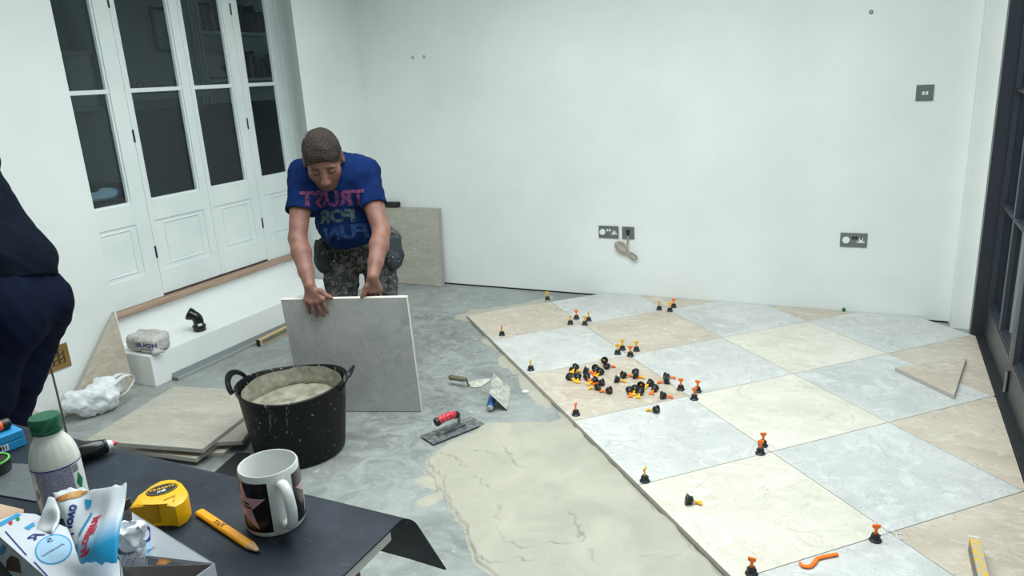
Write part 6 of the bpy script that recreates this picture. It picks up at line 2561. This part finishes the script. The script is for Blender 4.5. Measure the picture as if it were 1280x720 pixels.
# the opened right half: floor, standing printed lid, front lip
e10 = onZ(268, 704, CZ - 0.012)
e00 = c10 + ax_ * 0.004
e00 = onZ(165, 640, CZ + 0.004)
l0, l1 = onZ(166, 692, TT + 0.035), onZ(262, 712, TT + 0.036)
quad_panel('lid', [e00, l0, l1.lerp(l0, 0.06), e10], 'card_white', ct)
quad_panel('base_panel', [c10 - dn, c11 - dn, Vector((e10.x, e10.y - 0.11, TT + 0.0015)), Vector((e10.x, e10.y, TT + 0.0015))], 'card_inside', ct)
quad_panel('end_panel', [Vector((e10.x, e10.y, TT + 0.0015)), Vector((e10.x, e10.y - 0.11, TT + 0.0015)), Vector((e10.x, e10.y - 0.10, TT + 0.050)), Vector((e10.x, e10.y, TT + 0.046))], 'card_white', ct)
quad_panel('back_lip', [Vector((e10.x, e10.y + 0.001, TT + 0.0015)), c10 - dn + Vector((0.001, 0.0, 0)), c10 + Vector((0.001, 0.001, -0.01)), Vector((e10.x, e10.y + 0.001, TT + 0.044))], 'card_inside', ct)
quad_panel('front_lip', [c11 - dn, Vector((e10.x, e10.y - 0.11, TT + 0.0015)), Vector((e10.x, e10.y - 0.11, TT + 0.020)), c11 - dn * 0.65], 'card_white', ct)


def on_plane(px, py, P0, n):
    d = Vector(ray(px, py))
    return Vector(CAM) + d * ((P0 - Vector(CAM)).dot(n) / d.dot(n))


def print_poly(name, px, P0, n, mat, parent, lift=0.0006):
    pts = [on_plane(x, y, P0, n) + n * lift for x, y in px]
    bm = bmesh.new()
    bm.faces.new([bm.verts.new(p) for p in pts])
    return attach(obj(name, bm, mat), parent)


def ellipse_px(cx, cy, rx, ry, rot=0, n=26):
    out = []
    for k in range(n):
        a = 2 * math.pi * k / n
        x, y = rx * math.cos(a), ry * math.sin(a)
        out.append((cx + x * math.cos(rot) - y * math.sin(rot), cy + x * math.sin(rot) + y * math.cos(rot)))
    return out


def px_text(body, px, py, ex, ey, P0, n, size, mat, parent, bold=0.0, sx=1.0, shear=0.0, lift=0.0008):
    """printed words on a card face: ex, ey give the picture directions of the (mirrored) line and of its top"""
    o = on_plane(px, py, P0, n)
    x = on_plane(px + ex[0], py + ex[1], P0, n) - o
    y = on_plane(px + ey[0], py + ey[1], P0, n) - o
    m = mtx_frame(o + n * lift, x, y)
    bm = text_mesh(body, size, True, 0, 0, bold, shear)
    for v_ in bm.verts:
        v_.co.x *= sx
        v_.co = m @ v_.co
    me = bpy.data.meshes.new('lettering')
    bm.to_mesh(me)
    bm.free()
    return attach(link('lettering', me, mat), parent)


n0 = UPV
print_poly('blue_disc', ellipse_px(67, 687, 22, 17, -0.3), c00, n0, 'print_sky', ct)
print_poly('disc_ring', ellipse_px(67, 687, 24, 18.6, -0.3), c00, n0, 'print_cyan', ct, 0.0003)
px_text('5', 62, 676, (10, -4), (3, -10), c00, n0, 0.016, 'print_navy', ct, 0.0003)
px_text('porzioni', 66, 688, (10, -6), (3, -10), c00, n0, 0.0085, 'print_navy', ct, 0.0001)
print_poly('blue_band', [(-20, 664), (22, 641.5), (27, 644), (-20, 670)], c00, n0, 'print_cyan', ct)
print_poly('blue_chip', [(30, 660), (42, 653), (44, 657), (36, 663)], c00, n0, 'print_cyan', ct)
print_poly('navy_line', [(6, 665), (7.5, 664), (34, 694), (32.5, 695)], c00, n0, 'print_navy', ct)
print_poly('navy_line', [(42, 703), (43.5, 702), (64, 724), (62, 725)], c00, n0, 'print_navy', ct)
px_text('R', 47, 670, (9, -5), (4, -9), c00, n0, 0.024, 'print_navy', ct, 0.0003, 1.2, 0.3)
print_poly('flag_red', [(10, 654), (15, 650.5), (16, 655), (13, 657)], c00, n0, 'print_red', ct)
print_poly('flag_green', [(19, 648), (24, 646), (25, 650), (21.5, 652)], c00, n0, 'print_green', ct)
nl_ = (l0 - e00).cross(l1 - e00).normalized()
if nl_.dot(Vector(CAM) - e00) < 0:
    nl_ = -nl_
print_poly('blue_oval', ellipse_px(191, 685, 15, 8.5, -0.5), e00, nl_, 'print_sky', ct, 0.0012)
px_text('biscotti', 191, 686, (10, -6), (4, -10), e00, nl_, 0.008, 'print_navy', ct, 0.0, 1.0, 0.0, 0.0016)
ring_o, ring_i = ellipse_px(180, 668, 12, 11, 0), ellipse_px(178, 668, 9.5, 9.5, 0)
bm = bmesh.new()
A = [bm.verts.new(on_plane(x, y, e00, nl_) + nl_ * 0.0012) for x, y in ring_o]
B = [bm.verts.new(on_plane(x, y, e00, nl_) + nl_ * 0.0012) for x, y in ring_i]
for k in range(len(A)):
    q = (k + 1) % len(A)
    bm.faces.new((A[k], A[q], B[q], B[k]))
attach(obj('navy_ring', bm, 'print_navy'), ct)
print_poly('biscuit_picture', [(196, 706), (202, 696), (222, 688), (229, 684), (231, 688), (224, 697), (208, 706)], e00, nl_, 'biscuit', ct, 0.0012)
print_poly('cyan_chip', [(175, 652), (184, 656), (180, 659), (175, 656)], e00, nl_, 'print_cyan', ct, 0.0012)
nf = (c01 - c11).cross(dn).normalized()
ns = (TP[6] - TP[7]).cross(dn).normalized()
if ns.dot(Vector(CAM) - TP[7]) < 0:
    ns = -ns
print_poly('biscuit_picture', [(8, 712), (9, 700), (14, 694), (24, 698), (27, 716)], TP[7], ns, 'book4', ct, 0.0008)
print_poly('blue_diamond', [(-2, 690), (4, 680), (9, 684), (3, 694)], TP[7], ns, 'print_cyan', ct, 0.0008)
bd = [tuple(onZ(x, y, TT)[:2]) for x, y in ((-60, 640), (0, 632), (30, 639), (34, 668), (-60, 690))]
tag(obj('cardboard_piece', prism(bmesh.new(), bd, TZ, TZ + 0.003), 'card_brown'), 'flat brown cardboard piece under the end of the biscuit carton', 'cardboard')


def film(name, corners, mat, label, seed, nu=44, nv=36, bulge=0.010, crump=0.0035, ragged=0.004):
    """crumpled flow-wrap: two film faces joined at ragged ends. corners: bl, br, tr, tl"""
    bl, br_, tr__, tl__ = [Vector(c) for c in corners]
    nn = (br_ - bl).cross(tl__ - bl).normalized()
    if nn.dot(Vector(CAM) - bl) < 0:
        nn = -nn
    w1, w2, w3 = wob(45, crump, seed), wob(120, crump * 0.6, seed + 1), wob(260, ragged, seed + 2)
    bm = bmesh.new()
    uvl = bm.loops.layers.uv.new('UVMap')
    sides = []
    for side in (1, -1):
        g = []
        for i in range(nu + 1):
            u = i / nu
            row = []
            for k in range(nv + 1):
                vv = k / nv
                p = bl.lerp(br_, u).lerp(tl__.lerp(tr__, u), vv)
                edge = (math.sin(math.pi * u) ** 0.5) * (math.sin(math.pi * vv) ** 0.6)
                f = float(w1(p.x, p.y, p.z)) + float(w2(p.x, p.y, p.z))
                p = p + nn * (side * bulge * edge + f * (0.4 + edge))
                if k in (0, nv):
                    p = p + (tl__ - bl).normalized() * float(w3(p.x, p.y, p.z)) * (1 if k else -1)
                row.append((p, u, vv))
            g.append(row)
        sides.append(g)
    vs = []
    for s_, g in enumerate(sides):
        vs.append([[None] * (nv + 1) for _ in range(nu + 1)])
        for i in range(nu + 1):
            for k in range(nv + 1):
                if s_ == 1 and (i in (0, nu) or k in (0, nv)):
                    vs[1][i][k] = vs[0][i][k]
                else:
                    vs[s_][i][k] = bm.verts.new(g[i][k][0])
    for s_ in (0, 1):
        for i in range(nu):
            for k in range(nv):
                idx = [(i, k), (i + 1, k), (i + 1, k + 1), (i, k + 1)]
                if s_:
                    idx = idx[::-1]
                f = bm.faces.new([vs[s_][a][b] for a, b in idx])
                for lp, (a, b) in zip(f.loops, idx):
                    lp[uvl].uv = (a / nu, b / nv)
    o = obj(name, bm, mat, None, 70)
    if label:
        tag(o, label, 'wrapper')
    return o, nn


b0, b1 = onZ(100, 703, CZ + 0.016), onZ(146, 706, CZ + 0.014)
tb = float((_R[2] @ (np.array(b0) - CAM)))
wr, wn = film('biscuit_wrapper', [b0, b1, at(158, 604, tb + 0.055), at(68, 617, tb + 0.055)], 'wrapper', 'crumpled blue and white biscuit wrapper standing on the torn carton', 81, 60, 50, 0.010, 0.0065, 0.006)


def wrap_decal(body, px, py, ex, ey, size, mat, bold=0.0, sx=1.0, shear=0.0):
    o = on_plane(px, py, b0, wn)
    x = on_plane(px + ex[0], py + ex[1], b0, wn) - o
    y = on_plane(px + ey[0], py + ey[1], b0, wn) - o
    m = mtx_frame(o, x, y)
    z = Vector((m[0][2], m[1][2], m[2][2]))
    sgn = 1 if z.dot(Vector(CAM) - o) > 0 else -1
    bm = text_mesh(body, size, True, 0, 1, bold, shear) if isinstance(body, str) else None
    if bm is None:
        bm = bmesh.new()
        pts = [m.inverted() @ on_plane(qx, qy, b0, wn) for qx, qy in body]
        bm.faces.new([bm.verts.new(p) for p in pts])
        for _ in range(3):
            bmesh.ops.triangulate(bm, faces=bm.faces)
            bmesh.ops.subdivide_edges(bm, edges=bm.edges, cuts=1)
    T = BVHTree.FromPolygons([v_.co for v_ in wr.data.vertices], [p.vertices for p in wr.data.polygons])
    bad = []
    for v_ in bm.verts:
        v_.co.x *= sx if isinstance(body, str) else 1
        p = m @ v_.co
        hit = T.ray_cast(p + z * sgn * 0.08, -z * sgn, 0.16)
        if hit[0] is None:
            bad.append(v_)
        else:
            v_.co = hit[0] + z * sgn * 0.0011
    if bad:
        bmesh.ops.delete(bm, geom=bad, context='VERTS')
    me = bpy.data.meshes.new('lettering' if isinstance(body, str) else 'printed_patch')
    bm.to_mesh(me)
    bm.free()
    o = link(me.name, me, mat)
    o.parent = wr
    return o


wrap_decal('frollini', 115, 672, (-2.5, 10), (10, 2.5), 0.0165, 'print_red', 0.0004, 1.25, 0.25)
wrap_decal("all'uovo", 90, 658, (-2.8, 10), (10, 2.8), 0.0135, 'print_navy', 0.0005, 1.25)
wrap_decal([(106, 624), (115, 625), (112, 634), (107, 636)], 110, 630, (1, 0), (0, -1), 0, 'print_cyan')
wrap_decal([(99, 669), (113, 640), (115, 641), (102, 671)], 106, 655, (1, 0), (0, -1), 0, 'print_cyan')
wrap_decal([(92, 685), (98, 680), (100, 686), (96, 691)], 96, 686, (1, 0), (0, -1), 0, 'print_cyan')
wrap_decal([(71, 629), (76, 624), (92, 616), (112, 609), (112, 613), (98, 624), (84, 629)], 92, 620, (1, 0), (0, -1), 0, 'biscuit')
wrap_decal([(113, 610), (118, 605), (132, 602.5), (141, 604), (139, 609), (128, 611)], 127, 606, (1, 0), (0, -1), 0, 'biscuit')
wrap_decal([(62, 622), (66, 619), (69, 620), (65, 624)], 65, 621, (1, 0), (0, -1), 0, 'print_red')
q0, q1 = onZ(45, 660, CZ + 0.002), onZ(66, 668, CZ + 0.002)
tq_ = float((_R[2] @ (np.array(q0) - CAM)))
tail, _n = film('wrapper_tail', [q0, q1, at(82, 622, tq_ + 0.035), at(60, 622, tq_ + 0.035)], 'film', None, 85, 24, 24, 0.006, 0.006, 0.006)
tail.parent = wr
# silver inner cup, crumpled, in the carton's open half
ip = onZ(163, 676, TT + 0.060)
v = Vox(tuple(ip - Vector((0.05, 0.05, 0.05))), tuple(ip + Vector((0.05, 0.05, 0.06))), 0.002)
v.cone(ip - UPV * 0.012, ip + UPV * 0.012, 0.013, 0.017, 0.01)
v.warp(wob(130, 0.007, 91))
v.warp(wob(300, 0.004, 92))
v.cone(ip + UPV * 0.014, ip + UPV * 0.04, 0.008, 0.014, 0.004, None, 'cut')
ic = thing('inner_wrapper', 'crumpled silver-white inner wrapper with a dotted base beside the blue wrapper', 'wrapper', ip - UPV * 0.04)
attach(link('crumpled_film', v.mesh('crumpled_film'), 'film'), ic)
bm = lathe(bmesh.new(), [(0.0, 0.0), (0.013, 0.0), (0.017, 0.030), (0.0175, 0.036)], 30, Matrix.Translation(ip - UPV * 0.045))
attach(obj('dotted_base', bm, 'dotted', None, True), ic)
